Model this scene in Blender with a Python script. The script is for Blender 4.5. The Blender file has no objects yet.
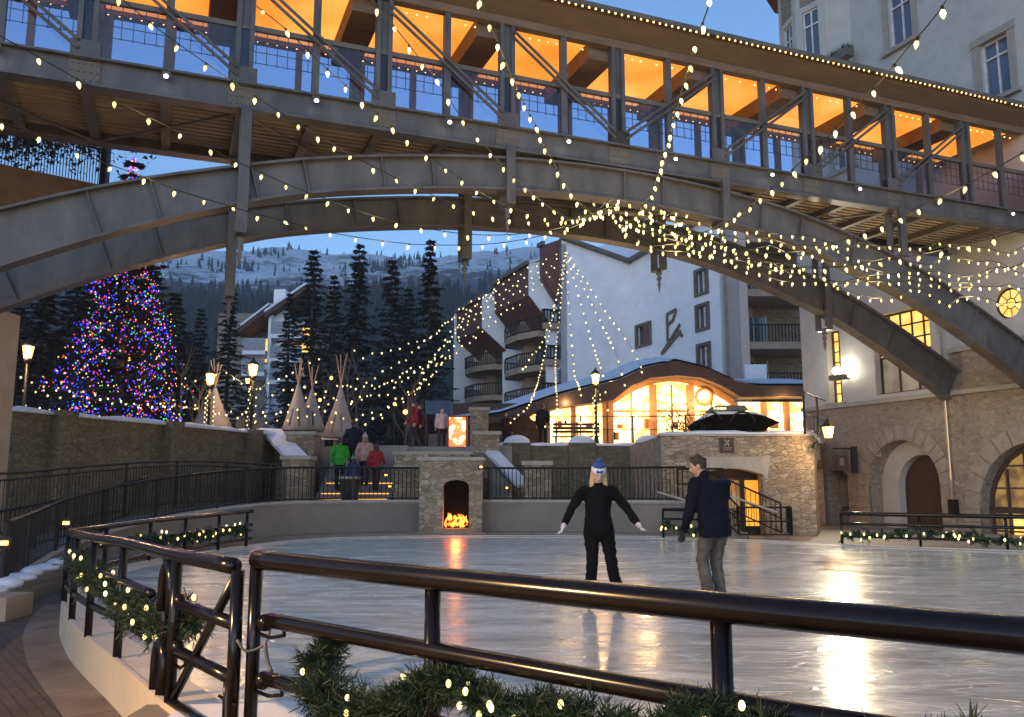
import bpy, bmesh, math, random
from mathutils import Vector, Matrix, Euler, noise
from mathutils.geometry import tessellate_polygon
R = random.Random(7)
sc = bpy.context.scene
COL = sc.collection
rad = math.radians

# ------------------------------------------------------------------ camera
F = 850.0
TH = math.atan((483 - 358.5) / F)
EYE = 1.5
cam_d = bpy.data.cameras.new("camera"); cam = bpy.data.objects.new("camera", cam_d); COL.objects.link(cam)
cam_d.sensor_width = 36; cam_d.lens = F / 1024 * 36; cam_d.clip_end = 6000; cam_d.clip_start = 0.05
cam.location = (0, 0, EYE); cam.rotation_euler = (math.pi / 2 + TH, 0, 0)
sc.camera = cam

def ray(px, py):
    u = (px - 512) / F; v = (358.5 - py) / F; s, c = math.sin(TH), math.cos(TH)
    return u, c - v * s, s + v * c
def AY(px, py, y):
    r = ray(px, py); t = y / r[1]
    return Vector((r[0] * t, y, EYE + r[2] * t))
def G(px, py, z=0.0):
    r = ray(px, py); t = (z - EYE) / r[2]
    return Vector((r[0] * t, r[1] * t, z))
def XY(px, y):                      # ground position under a column of the view
    return Vector(((px - 512) / F * y * .989, y, 0))

# ------------------------------------------------------------------ mesh builder
ROOTM = {}
class MB:
    def __init__(s): s.v = []; s.f = []; s.mi = []; s.cur = 0; s.M = None
    def _a(s, vs, fs):
        o = len(s.v)
        if s.M is not None: vs = [s.M @ Vector(p) for p in vs]
        s.v += [tuple(p) for p in vs]
        for f in fs: s.f.append(tuple(i + o for i in f)); s.mi.append(s.cur)
        return s
    def box(s, x0, x1, y0, y1, z0, z1):
        return s._a([(x0,y0,z0),(x1,y0,z0),(x1,y1,z0),(x0,y1,z0),(x0,y0,z1),(x1,y0,z1),(x1,y1,z1),(x0,y1,z1)],
            [(0,3,2,1),(4,5,6,7),(0,1,5,4),(1,2,6,5),(2,3,7,6),(3,0,4,7)])
    def beam(s, a, b, w, h, up=(0,0,1)):      # box bar from a to b
        a, b = Vector(a), Vector(b); d = (b - a).normalized(); up = Vector(up)
        sd = d.cross(up)
        if sd.length < 1e-4: sd = d.cross(Vector((1,0,0)))
        sd.normalize(); u = sd.cross(d).normalized()
        vs = []
        for p in (a, b):
            for i, j in ((-1,-1),(1,-1),(1,1),(-1,1)): vs.append(p + sd * (i*w/2) + u * (j*h/2))
        return s._a(vs, [(3,2,1,0),(4,5,6,7),(0,1,5,4),(1,2,6,5),(2,3,7,6),(3,0,4,7)])
    def cyl(s, a, b, r1, r2=None, n=10, caps=True):
        return s.tube([a, b], [r1, r1 if r2 is None else r2], n, caps)
    def tube(s, pts, r, n=10, caps=True, closed=False):
        pts = [Vector(p) for p in pts]; k = len(pts)
        if not hasattr(r, '__len__'): r = [r] * k
        vs = []; fs = []; prev = None
        for i, p in enumerate(pts):
            if closed: d = pts[(i+1) % k] - pts[i-1]
            else: d = pts[min(i+1, k-1)] - pts[max(i-1, 0)]
            d.normalize()
            if prev is None:
                a = Vector((0,0,1)) if abs(d.z) < .9 else Vector((1,0,0))
                sd = d.cross(a).normalized()
            else:
                sd = (prev - d * prev.dot(d)).normalized()
            prev = sd; u = d.cross(sd)
            for j in range(n):
                t = 2 * math.pi * j / n
                vs.append(p + (sd * math.cos(t) + u * math.sin(t)) * r[i])
        m = k if closed else k - 1
        for i in range(m):
            for j in range(n):
                a = i*n + j; b = i*n + (j+1) % n; c = ((i+1) % k)*n + (j+1) % n; e = ((i+1) % k)*n + j
                fs.append((a, b, c, e))
        if caps and not closed:
            fs.append(tuple(range(n-1, -1, -1))); fs.append(tuple((k-1)*n + j for j in range(n)))
        return s._a(vs, fs)
    def cap(s, a, b, r1, r2, n=12):            # tapered capsule
        a, b = Vector(a), Vector(b); d = (b - a).normalized()
        P = []; Q = []
        for t in (-.98, -.8, -.5, 0):
            P.append(a + d * r1 * t); Q.append(max(.05, math.sqrt(1 - t*t)) * r1)
        for t in (0, .5, .8, .98):
            P.append(b + d * r2 * t); Q.append(max(.05, math.sqrt(1 - t*t)) * r2)
        return s.tube(P, Q, n)
    def ell(s, c, r, n=14, m=9, rot=None):
        vs = []; fs = []; c = Vector(c)
        for i in range(m + 1):
            ph = math.pi * i / m
            for j in range(n):
                t = 2*math.pi*j/n
                q = Vector((math.sin(ph)*math.cos(t)*r[0], math.sin(ph)*math.sin(t)*r[1], math.cos(ph)*r[2]))
                if rot is not None: q = rot @ q
                vs.append(c + q)
        for i in range(m):
            for j in range(n): fs.append((i*n+j, (i+1)*n+j, (i+1)*n+(j+1) % n, i*n+(j+1) % n))
        return s._a(vs, fs)
    def loft(s, rings, caps=True):
        n = len(rings[0]); vs = [p for r in rings for p in r]; fs = []
        for i in range(len(rings)-1):
            for j in range(n): fs.append((i*n+j, i*n+(j+1) % n, (i+1)*n+(j+1) % n, (i+1)*n+j))
        if caps: fs.append(tuple(range(n-1,-1,-1))); fs.append(tuple((len(rings)-1)*n+j for j in range(n)))
        return s._a(vs, fs)
    def prism(s, poly, vec):                   # polygon (3d pts) swept along vec
        poly = [Vector(p) for p in poly]; vec = Vector(vec); n = len(poly)
        vs = poly + [p + vec for p in poly]
        tris = tessellate_polygon([poly])
        fs = [tuple(t) for t in tris] + [tuple(i + n for i in reversed(t)) for t in tris]
        fs += [(i, (i+1) % n, (i+1) % n + n, i + n) for i in range(n)]
        return s._a(vs, fs)
    def panel(s, outer, holes, frame, thick):  # wall (u,v outlines) with openings; frame(u, v, w) -> 3d, w = depth
        loops = [[Vector((a, b, 0)) for a, b in l] for l in [outer] + holes]
        tris = tessellate_polygon(loops); flat = [p for l in loops for p in l]; n = len(flat)
        vs = [frame(p.x, p.y, 0) for p in flat] + [frame(p.x, p.y, thick) for p in flat]
        fs = [tuple(t) for t in tris] + [tuple(i + n for i in reversed(t)) for t in tris]
        o = 0
        for l in loops:
            k = len(l)
            for i in range(k): fs.append((o+i, o+(i+1) % k, o+(i+1) % k+n, o+i+n))
            o += k
        return s._a(vs, fs)
    def quad(s, a, b, c, d): return s._a([a, b, c, d], [(0,1,2,3)])
    def tri(s, a, b, c): return s._a([a, b, c], [(0,1,2)])
    def strip(s, A, B):                        # surface between two polylines
        n = len(A)
        return s._a(list(A) + list(B), [(i, i+1, n+i+1, n+i) for i in range(n-1)])

def mk(name, mb, mats, smooth=False):
    me = bpy.data.meshes.new(name); me.from_pydata(mb.v, [], mb.f)
    if not isinstance(mats, (list, tuple)): mats = [mats]
    for m in mats: me.materials.append(m)
    if len(mats) > 1: me.polygons.foreach_set('material_index', mb.mi)
    if smooth: me.polygons.foreach_set('use_smooth', [True] * len(me.polygons))
    me.update()
    if not smooth or smooth == 'fix':
        bm = bmesh.new(); bm.from_mesh(me); bmesh.ops.recalc_face_normals(bm, faces=bm.faces); bm.to_mesh(me); bm.free()
    return me
def obj(name, mb, mats, parent=None, smooth=False, local=False, kind=None, label=None):
    if parent is not None and not local:
        inv = ROOTM[parent.name].inverted()
        mb.v = [tuple(inv @ Vector(p)) for p in mb.v]
    me = mk(name, mb, mats, smooth)
    o = bpy.data.objects.new(name, me); COL.objects.link(o)
    if parent is not None:
        o.parent = parent; ROOTM[o.name] = ROOTM[parent.name]
    else: ROOTM[o.name] = Matrix.Identity(4)
    if kind: o['kind'] = kind
    if label: o['label'] = label
    return o
def thing(name, label, cat, loc=(0,0,0), rz=0.0, group=None):
    o = bpy.data.objects.new(name, None); COL.objects.link(o)
    o.empty_display_size = .2
    o.location = loc; o.rotation_euler = (0, 0, rz); o['label'] = label; o['category'] = cat
    if group: o['group'] = group
    ROOTM[o.name] = Matrix.Translation(loc) @ Matrix.Rotation(rz, 4, 'Z')
    return o
def solo(name, mb, mats, label, cat, loc=None, smooth=False, group=None, kind=None):
    if loc is not None: mb.v = [tuple(Vector(p) - Vector(loc)) for p in mb.v]
    o = obj(name, mb, mats, None, smooth)
    if loc is not None: o.location = loc
    o['label'] = label; o['category'] = cat
    if group: o['group'] = group
    if kind: o['kind'] = kind
    return o
def struct(name, mb, mats, smooth=False):
    o = obj(name, mb, mats, None, smooth); o['kind'] = 'structure'; o['label'] = name.replace('_', ' ') + STR.get(name, ''); return o
STR = {}
def dup(root, loc, rz, label, group=None):
    def cp(o, par):
        c = o.copy(); COL.objects.link(c)
        if par is not None: c.parent = par
        for ch in o.children: cp(ch, c)
        return c
    r = cp(root, None); r.location = loc; r.rotation_euler = (0, 0, rz); r['label'] = label
    if group: r['group'] = group
    return r
def organic(mb, voxel, smooth_it=2, wr=0.0):           # fuse overlapping volumes into one continuous surface
    me = bpy.data.meshes.new('tmp'); me.from_pydata(mb.v, [], mb.f)
    bm = bmesh.new(); bm.from_mesh(me); bmesh.ops.recalc_face_normals(bm, faces=bm.faces); bm.to_mesh(me); bm.free()
    o = bpy.data.objects.new('tmp', me); COL.objects.link(o)
    m = o.modifiers.new('r', 'REMESH'); m.mode = 'VOXEL'; m.voxel_size = voxel
    if smooth_it:
        m2 = o.modifiers.new('s', 'SMOOTH'); m2.factor = .5; m2.iterations = smooth_it
    dg = bpy.context.evaluated_depsgraph_get(); ev = o.evaluated_get(dg); e = ev.to_mesh()
    r = MB(); r.v = [tuple(v.co) for v in e.vertices]; r.f = [tuple(p.vertices) for p in e.polygons]; r.mi = [0]*len(r.f)
    if wr:
        for i, v_ in enumerate(e.vertices):
            p = v_.co; q = Vector((p.x*7+p.z*4, p.y*7, p.z*15)); a = noise.noise(q)*.65 + noise.noise(q*2.1+Vector((5,1,2)))*.35
            r.v[i] = tuple(p + v_.normal*a*wr)
    ev.to_mesh_clear(); bpy.data.objects.remove(o); bpy.data.meshes.remove(me)
    return r
def crom(pts, step):
    pts = [Vector(p) for p in pts]; out = []
    P = [pts[0]*2 - pts[1]] + pts + [pts[-1]*2 - pts[-2]]
    for i in range(1, len(P)-2):
        n = max(1, int((P[i+1]-P[i]).length / step))
        for k in range(n):
            t = k / n; a, b, c, d = P[i-1], P[i], P[i+1], P[i+2]
            out.append(.5 * ((2*b) + (c-a)*t + (2*a-5*b+4*c-d)*t*t + (3*b-a-3*c+d)*t**3))
    out.append(pts[-1]); return out
def resample(pts, sp, off=0.5):
    out = []; acc = sp * off
    for a, b in zip(pts, pts[1:]):
        L = (b-a).length
        if L < 1e-6: continue
        while acc <= L: out.append((a.lerp(b, acc/L), (b-a)/L)); acc += sp
        acc -= L
    return out
def interp(x, tab):
    if x <= tab[0][0]: return tab[0][1]
    for (a, u), (b, v) in zip(tab, tab[1:]):
        if x <= b: return u + (v-u)*(x-a)/(b-a)
    return tab[-1][1]

# ------------------------------------------------------------------ materials
def nodes(name):
    m = bpy.data.materials.new(name); m.use_nodes = True
    return m, m.node_tree, m.node_tree.nodes['Principled BSDF']
def N(nt, t, **k):
    n = nt.nodes.new(t)
    for a, b in k.items(): setattr(n, a, b)
    return n
def mat(name, c, rough=.7, metal=0.0, var=.25, sc_=4.0, bump=.0, bs=40.0, c2=None, spec=.5, stretch=None, coat=0):
    m, nt, p = nodes(name)
    tc = N(nt, 'ShaderNodeTexCoord'); mp = N(nt, 'ShaderNodeMapping'); nt.links.new(tc.outputs['Object'], mp.inputs[0])
    if stretch: mp.inputs['Scale'].default_value = stretch
    nz = N(nt, 'ShaderNodeTexNoise'); nz.inputs['Scale'].default_value = sc_; nz.inputs['Detail'].default_value = 6; nz.inputs['Roughness'].default_value = .62
    nt.links.new(mp.outputs[0], nz.inputs[0])
    cr = N(nt, 'ShaderNodeValToRGB'); nt.links.new(nz.outputs['Fac'], cr.inputs[0])
    if c2 is None: lo = [x*(1-var) for x in c]; hi = [min(1, x*(1+var)) for x in c]
    else: lo, hi = c, c2
    cr.color_ramp.elements[0].position = .32; cr.color_ramp.elements[1].position = .68
    cr.color_ramp.elements[0].color = (*lo, 1); cr.color_ramp.elements[1].color = (*hi, 1)
    nt.links.new(cr.outputs[0], p.inputs['Base Color'])
    p.inputs['Roughness'].default_value = rough; p.inputs['Metallic'].default_value = metal
    p.inputs['Specular IOR Level'].default_value = spec; p.inputs['Coat Weight'].default_value = coat
    if bump:
        n2 = N(nt, 'ShaderNodeTexNoise'); n2.inputs['Scale'].default_value = bs; n2.inputs['Detail'].default_value = 4; nt.links.new(mp.outputs[0], n2.inputs[0])
        b = N(nt, 'ShaderNodeBump'); b.inputs['Strength'].default_value = bump; b.inputs['Distance'].default_value = .02
        nt.links.new(n2.outputs['Fac'], b.inputs['Height']); nt.links.new(b.outputs[0], p.inputs['Normal'])
    return m
def stone(name, cols, mortar, scale=(2.6,2.6,5.0), gap=.05, bump=.6, rnd=1.0):
    m, nt, p = nodes(name)
    tc = N(nt, 'ShaderNodeTexCoord'); mp = N(nt, 'ShaderNodeMapping'); mp.inputs['Scale'].default_value = scale
    nt.links.new(tc.outputs['Object'], mp.inputs[0])
    v = N(nt, 'ShaderNodeTexVoronoi', feature='F1'); v2 = N(nt, 'ShaderNodeTexVoronoi', feature='DISTANCE_TO_EDGE')
    for q in (v, v2): q.inputs['Scale'].default_value = 1; q.inputs['Randomness'].default_value = rnd; nt.links.new(mp.outputs[0], q.inputs[0])
    sep = N(nt, 'ShaderNodeSeparateColor'); nt.links.new(v.outputs['Color'], sep.inputs[0])
    cr = N(nt, 'ShaderNodeValToRGB'); nt.links.new(sep.outputs[0], cr.inputs[0])
    e = cr.color_ramp.elements
    e[0].color = (*cols[0], 1); e[1].color = (*cols[-1], 1)
    for i, c in enumerate(cols[1:-1]): q = e.new((i+1)/(len(cols)-1)); q.color = (*c, 1)
    nz = N(nt, 'ShaderNodeTexNoise'); nz.inputs['Scale'].default_value = 3; nz.inputs['Detail'].default_value = 8; nt.links.new(mp.outputs[0], nz.inputs[0])
    mr = N(nt, 'ShaderNodeMapRange'); mr.inputs[1].default_value = .3; mr.inputs[2].default_value = .7; mr.inputs[3].default_value = .6; mr.inputs[4].default_value = 1.3
    nt.links.new(nz.outputs['Fac'], mr.inputs[0])
    mx = N(nt, 'ShaderNodeMix', data_type='RGBA', blend_type='MULTIPLY'); mx.inputs[0].default_value = 1
    nt.links.new(cr.outputs[0], mx.inputs[6]); nt.links.new(mr.outputs[0], mx.inputs[7])
    st = N(nt, 'ShaderNodeMapRange'); st.inputs[1].default_value = gap*.4; st.inputs[2].default_value = gap*1.6
    nt.links.new(v2.outputs['Distance'], st.inputs[0])
    m2 = N(nt, 'ShaderNodeMix', data_type='RGBA'); m2.inputs[6].default_value = (*mortar, 1)
    nt.links.new(st.outputs[0], m2.inputs[0]); nt.links.new(mx.outputs[2], m2.inputs[7]); nt.links.new(m2.outputs[2], p.inputs['Base Color'])
    ad = N(nt, 'ShaderNodeMath', operation='MULTIPLY_ADD'); ad.inputs[1].default_value = .5; nt.links.new(nz.outputs['Fac'], ad.inputs[0]); nt.links.new(st.outputs[0], ad.inputs[2])
    b = N(nt, 'ShaderNodeBump'); b.inputs['Strength'].default_value = bump; b.inputs['Distance'].default_value = .04
    nt.links.new(ad.outputs[0], b.inputs['Height']); nt.links.new(b.outputs[0], p.inputs['Normal'])
    p.inputs['Roughness'].default_value = .85
    return m
EXPO = 1.75; EK = 2 ** -EXPO
def emit(name, c, s, c2=None, scale=3.0, sample=True, stretch=None, thr=(.4,.6)):
    m, nt, p = nodes(name)
    p.inputs['Base Color'].default_value = (*[x*.5 for x in c], 1)
    p.inputs['Emission Color'].default_value = (*c, 1); p.inputs['Emission Strength'].default_value = s * EK
    if c2:
        tc = N(nt, 'ShaderNodeTexCoord'); mp = N(nt, 'ShaderNodeMapping'); nt.links.new(tc.outputs['Object'], mp.inputs[0])
        if stretch: mp.inputs['Scale'].default_value = stretch
        nz = N(nt, 'ShaderNodeTexNoise'); nz.inputs['Scale'].default_value = scale; nz.inputs['Detail'].default_value = 3; nt.links.new(mp.outputs[0], nz.inputs[0])
        cr = N(nt, 'ShaderNodeValToRGB'); nt.links.new(nz.outputs['Fac'], cr.inputs[0])
        cr.color_ramp.elements[0].position = thr[0]; cr.color_ramp.elements[1].position = thr[1]
        cr.color_ramp.elements[0].color = (*c2, 1); cr.color_ramp.elements[1].color = (*c, 1)
        nt.links.new(cr.outputs[0], p.inputs['Emission Color'])
    if not sample: m.cycles.emission_sampling = 'NONE'
    return m
def glass(name, tint=(1,1,1), refl=.06, rough=.02):
    m = bpy.data.materials.new(name); m.use_nodes = True; nt = m.node_tree; nt.nodes.clear()
    o = N(nt, 'ShaderNodeOutputMaterial'); t = N(nt, 'ShaderNodeBsdfTransparent'); t.inputs[0].default_value = (*tint, 1)
    g = N(nt, 'ShaderNodeBsdfGlossy'); g.inputs['Roughness'].default_value = rough
    fr = N(nt, 'ShaderNodeFresnel'); fr.inputs[0].default_value = 1.5
    ad = N(nt, 'ShaderNodeMath', operation='ADD'); ad.inputs[1].default_value = refl; nt.links.new(fr.outputs[0], ad.inputs[0])
    x = N(nt, 'ShaderNodeMixShader'); nt.links.new(ad.outputs[0], x.inputs[0]); nt.links.new(t.outputs[0], x.inputs[1]); nt.links.new(g.outputs[0], x.inputs[2])
    nt.links.new(x.outputs[0], o.inputs[0]); return m

M = {}
M['steel'] = mat('painted_steel', (.088,.084,.082), .5, .0, .34, 2.2, .25, 30, stretch=(1,1,.45))
M['steel_d'] = mat('dark_steel', (.12,.105,.085), .6, 0, .2, 2)
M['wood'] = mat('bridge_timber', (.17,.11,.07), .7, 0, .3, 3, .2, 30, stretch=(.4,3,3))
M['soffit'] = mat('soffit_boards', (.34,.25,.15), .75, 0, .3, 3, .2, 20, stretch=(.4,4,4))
M['fascia'] = mat('timber_fascia', (.14,.09,.05), .7, 0, .2, 2, stretch=(.5,2,2))
M['roofm'] = mat('roof_metal', (.09,.085,.085), .5, .3, .2, 3)
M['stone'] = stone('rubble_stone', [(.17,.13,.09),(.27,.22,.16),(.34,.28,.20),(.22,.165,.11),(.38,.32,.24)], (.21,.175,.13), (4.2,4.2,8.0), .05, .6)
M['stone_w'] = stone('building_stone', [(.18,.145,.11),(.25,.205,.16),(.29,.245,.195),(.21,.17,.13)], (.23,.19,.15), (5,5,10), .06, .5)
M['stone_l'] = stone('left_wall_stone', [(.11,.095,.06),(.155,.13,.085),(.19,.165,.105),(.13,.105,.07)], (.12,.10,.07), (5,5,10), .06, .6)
M['cast'] = mat('cast_stone', (.33,.30,.26), .8, 0, .15, 3, .2, 30)
M['plaster'] = mat('cream_plaster', (.42,.42,.40), .85, 0, .1, 2, .15, 60)
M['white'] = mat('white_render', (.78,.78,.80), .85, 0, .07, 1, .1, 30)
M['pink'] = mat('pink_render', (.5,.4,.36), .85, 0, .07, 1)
M['brown'] = mat('brown_cladding', (.13,.06,.045), .8, 0, .2, 1.5)
M['brown_d'] = mat('dark_brown', (.05,.028,.02), .7, 0, .25, 3)
M['tan'] = mat('tan_slab', (.34,.25,.18), .8, 0, .12, 2)
M['conc'] = mat('grey_concrete', (.19,.165,.14), .8, 0, .16, 1.2, .25, 12)
M['kerb'] = mat('kerb_panel', (.50,.42,.30), .55, 0, .08, 1.5, .08, 8)
M['kerb_top'] = mat('kerb_top', (.52,.48,.42), .5, 0, .12, 3, .1, 20)
M['black'] = mat('black_iron', (.010,.009,.008), .5, .0, .3, 10, spec=.3)
M['soot'] = mat('soot', (.006,.005,.005), 1, 0, .3, 5, spec=0)
M['rail'] = mat('black_gloss_rail', (.006,.0045,.004), .2, 0, .3, 6, spec=.3)
M['snow'] = mat('snow', (.62,.66,.74), .7, 0, .1, 2, .5, 8)
M['asph'] = mat('ground', (.09,.085,.08), .9, 0, .3, 1, .3, 20)
M['granite'] = mat('patio_stone', (.22,.21,.20), .6, 0, .2, 1.5, .2, 20)
M['needle'] = mat('garland_needles', (.010,.024,.009), .7, 0, .4, 12, c2=(.025,.050,.018))
M['conifer'] = mat('conifer_needles', (.006,.012,.010), .8, 0, .4, 1.5, c2=(.018,.028,.022))
M['bark'] = mat('bark', (.06,.045,.035), .9, 0, .3, 5, .4, 20)
M['aspen'] = mat('aspen_bark', (.11,.09,.07), .8, 0, .25, 5)
M['cable'] = mat('cable', (.01,.012,.01), .5)
M['socket'] = mat('socket', (.01,.015,.01), .4)
M['fabric'] = mat('white_fabric', (.30,.27,.25), .8, 0, .12, 2, .3, 10)
M['skin'] = mat('skin', (.50,.29,.20), .55, 0, .08, 10)
M['skin_p'] = mat('skin_pale', (.55,.34,.25), .55, 0, .08, 10)
M['winglass'] = mat('dark_window_glass', (.07,.10,.15), .06, 0, .3, .6, spec=.8)  # bluish sky reflection of the panes is put into the base colour
M['trim_w'] = mat('white_window_frame', (.6,.6,.6), .5)
M['arch_st'] = mat('arch_stone', (.25,.215,.175), .85, 0, .2, 4, .3, 30)
M['trimst'] = mat('stone_trim', (.30,.28,.25), .8, 0, .12, 3, .2, 20)
M['glass'] = glass('gallery_glass', (.62,.66,.85), .05)
M['bulb'] = emit('warm_bulb', (1,.80,.30), 2.6, sample=False)
M['bulb_far'] = emit('warm_bulb_small', (1,.80,.38), 2.0, sample=False)
for _k in ('bulb', 'bulb_far'):
    _nt = M[_k].node_tree; _p = _nt.nodes['Principled BSDF']; _s = _p.inputs['Emission Strength'].default_value
    _oi = N(_nt, 'ShaderNodeObjectInfo'); _mr = N(_nt, 'ShaderNodeMapRange'); _mr.inputs[3].default_value = _s*.5; _mr.inputs[4].default_value = _s*1.6
    _nt.links.new(_oi.outputs['Random'], _mr.inputs[0]); _nt.links.new(_mr.outputs[0], _p.inputs['Emission Strength'])
M['rope'] = emit('rope_bulb', (1,.55,.2), 4, sample=False)
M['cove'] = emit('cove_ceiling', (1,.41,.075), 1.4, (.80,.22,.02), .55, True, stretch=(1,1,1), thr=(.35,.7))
M['downl'] = emit('downlight', (.8,.88,1), 14)
M['lampglass'] = emit('lamp_glass', (1,.48,.11), 5)
M['lit'] = emit('lit_window', (1,.62,.17), 1.5, (1,.42,.07), 2.5, True)
M['lit_dim'] = emit('dim_window', (.30,.19,.06), 1.0, (.06,.04,.02), 2.5, True)
M['lit_or'] = emit('orange_window', (1,.42,.03), 1.2, (.9,.3,.02), 1.0, True)
M['shop'] = emit('shop_interior', (1,.68,.26), 5.0, (.8,.30,.06), 1.6, True, stretch=(1,1,1.6), thr=(.42,.52))
M['flame'] = emit('flame', (1,.30,.04), 4.5, (1,.09,.01), 12, True)
M['redsign'] = emit('red_display', (1,.55,.25), 4.5, (1,.05,.01), 2.6, True, thr=(.48,.54))
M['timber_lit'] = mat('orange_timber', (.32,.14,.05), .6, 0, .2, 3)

# ice: cloudy blue-white sheet, scratched
def ice_mat():
    m, nt, p = nodes('ice')
    tc = N(nt, 'ShaderNodeTexCoord')
    mp = N(nt, 'ShaderNodeMapping'); mp.inputs['Scale'].default_value = (.5, 1.3, 1); nt.links.new(tc.outputs['Object'], mp.inputs[0])
    n1 = N(nt, 'ShaderNodeTexNoise'); n1.inputs['Scale'].default_value = 1.3; n1.inputs['Detail'].default_value = 9; n1.inputs['Roughness'].default_value = .68; n1.inputs['Distortion'].default_value = 1.2
    nt.links.new(mp.outputs[0], n1.inputs[0])
    cr = N(nt, 'ShaderNodeValToRGB'); nt.links.new(n1.outputs['Fac'], cr.inputs[0])
    cr.color_ramp.elements[0].position = .3; cr.color_ramp.elements[1].position = .72
    cr.color_ramp.elements[0].color = (.27,.295,.285,1); cr.color_ramp.elements[1].color = (.60,.63,.59,1)
    # scratches: thin lines from stretched voronoi edges
    prev = cr.outputs[0]; hs = None
    for k, (a, s) in enumerate(((.5,1.1),(-.7,1.5),(1.3,.9),(.1,1.9))):
        mq = N(nt, 'ShaderNodeMapping'); mq.inputs['Rotation'].default_value = (0,0,a); mq.inputs['Scale'].default_value = (s*.35, s*2.2, 1); mq.inputs['Location'].default_value = (k*3.1, k*7.7, 0)
        nt.links.new(tc.outputs['Object'], mq.inputs[0])
        dn = N(nt, 'ShaderNodeTexNoise'); dn.inputs['Scale'].default_value = .8; nt.links.new(mq.outputs[0], dn.inputs[0])
        ad = N(nt, 'ShaderNodeMix', data_type='VECTOR'); ad.inputs[0].default_value = .25; nt.links.new(mq.outputs[0], ad.inputs[4]); nt.links.new(dn.outputs['Color'], ad.inputs[5])
        v = N(nt, 'ShaderNodeTexVoronoi', feature='DISTANCE_TO_EDGE'); v.inputs['Scale'].default_value = 1.6; nt.links.new(ad.outputs[1], v.inputs[0])
        mr = N(nt, 'ShaderNodeMapRange'); mr.inputs[1].default_value = .0; mr.inputs[2].default_value = .016; mr.inputs[3].default_value = .55; mr.inputs[4].default_value = 0
        nt.links.new(v.outputs['Distance'], mr.inputs[0])
        mx = N(nt, 'ShaderNodeMix', data_type='RGBA'); mx.inputs[7].default_value = (.7,.74,.8,1)
        nt.links.new(mr.outputs[0], mx.inputs[0]); nt.links.new(prev, mx.inputs[6]); prev = mx.outputs[2]
        if hs is None: hs = mr.outputs[0]
        else:
            q = N(nt, 'ShaderNodeMath', operation='ADD'); nt.links.new(hs, q.inputs[0]); nt.links.new(mr.outputs[0], q.inputs[1]); hs = q.outputs[0]
    nt.links.new(prev, p.inputs['Base Color'])
    rr = N(nt, 'ShaderNodeMapRange'); rr.inputs[1].default_value = .3; rr.inputs[2].default_value = .7; rr.inputs[3].default_value = .13; rr.inputs[4].default_value = .34
    nt.links.new(n1.outputs['Fac'], rr.inputs[0]); nt.links.new(rr.outputs[0], p.inputs['Roughness'])
    n3 = N(nt, 'ShaderNodeTexNoise'); n3.inputs['Scale'].default_value = 5; n3.inputs['Detail'].default_value = 5; nt.links.new(tc.outputs['Object'], n3.inputs[0])
    q = N(nt, 'ShaderNodeMath', operation='MULTIPLY_ADD'); q.inputs[1].default_value = 1.0; nt.links.new(n3.outputs['Fac'], q.inputs[0]); nt.links.new(hs, q.inputs[2])
    b = N(nt, 'ShaderNodeBump'); b.inputs['Strength'].default_value = .16; b.inputs['Distance'].default_value = .03
    nt.links.new(q.outputs[0], b.inputs['Height']); nt.links.new(b.outputs[0], p.inputs['Normal'])
    p.inputs['IOR'].default_value = 1.4; p.inputs['Specular IOR Level'].default_value = .7
    return m
M['ice'] = ice_mat()
def paver_mat(name, c, c2, mort, s=(1,1,1), w=.4, h=.2):
    m, nt, p = nodes(name)
    tc = N(nt, 'ShaderNodeTexCoord'); mp = N(nt, 'ShaderNodeMapping'); mp.inputs['Scale'].default_value = s; mp.inputs['Rotation'].default_value = (0,0,.9)
    nt.links.new(tc.outputs['Object'], mp.inputs[0])
    b = N(nt, 'ShaderNodeTexBrick'); b.inputs['Scale'].default_value = 1; b.inputs['Brick Width'].default_value = w; b.inputs['Row Height'].default_value = h
    b.inputs['Mortar Size'].default_value = .008; b.inputs['Color1'].default_value = (*c,1); b.inputs['Color2'].default_value = (*c2,1); b.inputs['Mortar'].default_value = (*mort,1)
    nt.links.new(mp.outputs[0], b.inputs[0])
    nz = N(nt, 'ShaderNodeTexNoise'); nz.inputs['Scale'].default_value = 2; nz.inputs['Detail'].default_value = 8; nt.links.new(tc.outputs['Object'], nz.inputs[0])
    mr = N(nt, 'ShaderNodeMapRange'); mr.inputs[1].default_value = .3; mr.inputs[2].default_value = .7; mr.inputs[3].default_value = .6; mr.inputs[4].default_value = 1.35; nt.links.new(nz.outputs['Fac'], mr.inputs[0])
    mx = N(nt, 'ShaderNodeMix', data_type='RGBA', blend_type='MULTIPLY'); mx.inputs[0].default_value = 1; nt.links.new(b.outputs['Color'], mx.inputs[6]); nt.links.new(mr.outputs[0], mx.inputs[7])
    nt.links.new(mx.outputs[2], p.inputs['Base Color']); p.inputs['Roughness'].default_value = .6
    bp = N(nt, 'ShaderNodeBump'); bp.inputs['Strength'].default_value = .4; bp.inputs['Distance'].default_value = .01; nt.links.new(b.outputs['Fac'], bp.inputs['Height']); bp.invert = True
    nt.links.new(bp.outputs[0], p.inputs['Normal'])
    return m
M['paver'] = paver_mat('pavers', (.20,.145,.10), (.16,.115,.08), (.06,.045,.03), w=.9, h=.6)
M['paver_d'] = paver_mat('pavers_dark', (.06,.042,.03), (.085,.058,.04), (.025,.018,.012), w=.2, h=.1)
M['paver_l'] = paver_mat('pavers_light', (.20,.15,.11), (.175,.13,.09), (.05,.04,.03), w=.9, h=3)
EXPO = 1.75; EK = 2 ** -EXPO
w = bpy.data.worlds.new("World"); sc.world = w; w.use_nodes = True; nt = w.node_tree
bg = nt.nodes['Background']; sky = nt.nodes.new('ShaderNodeTexSky'); sky.sky_type = 'NISHITA'
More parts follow.
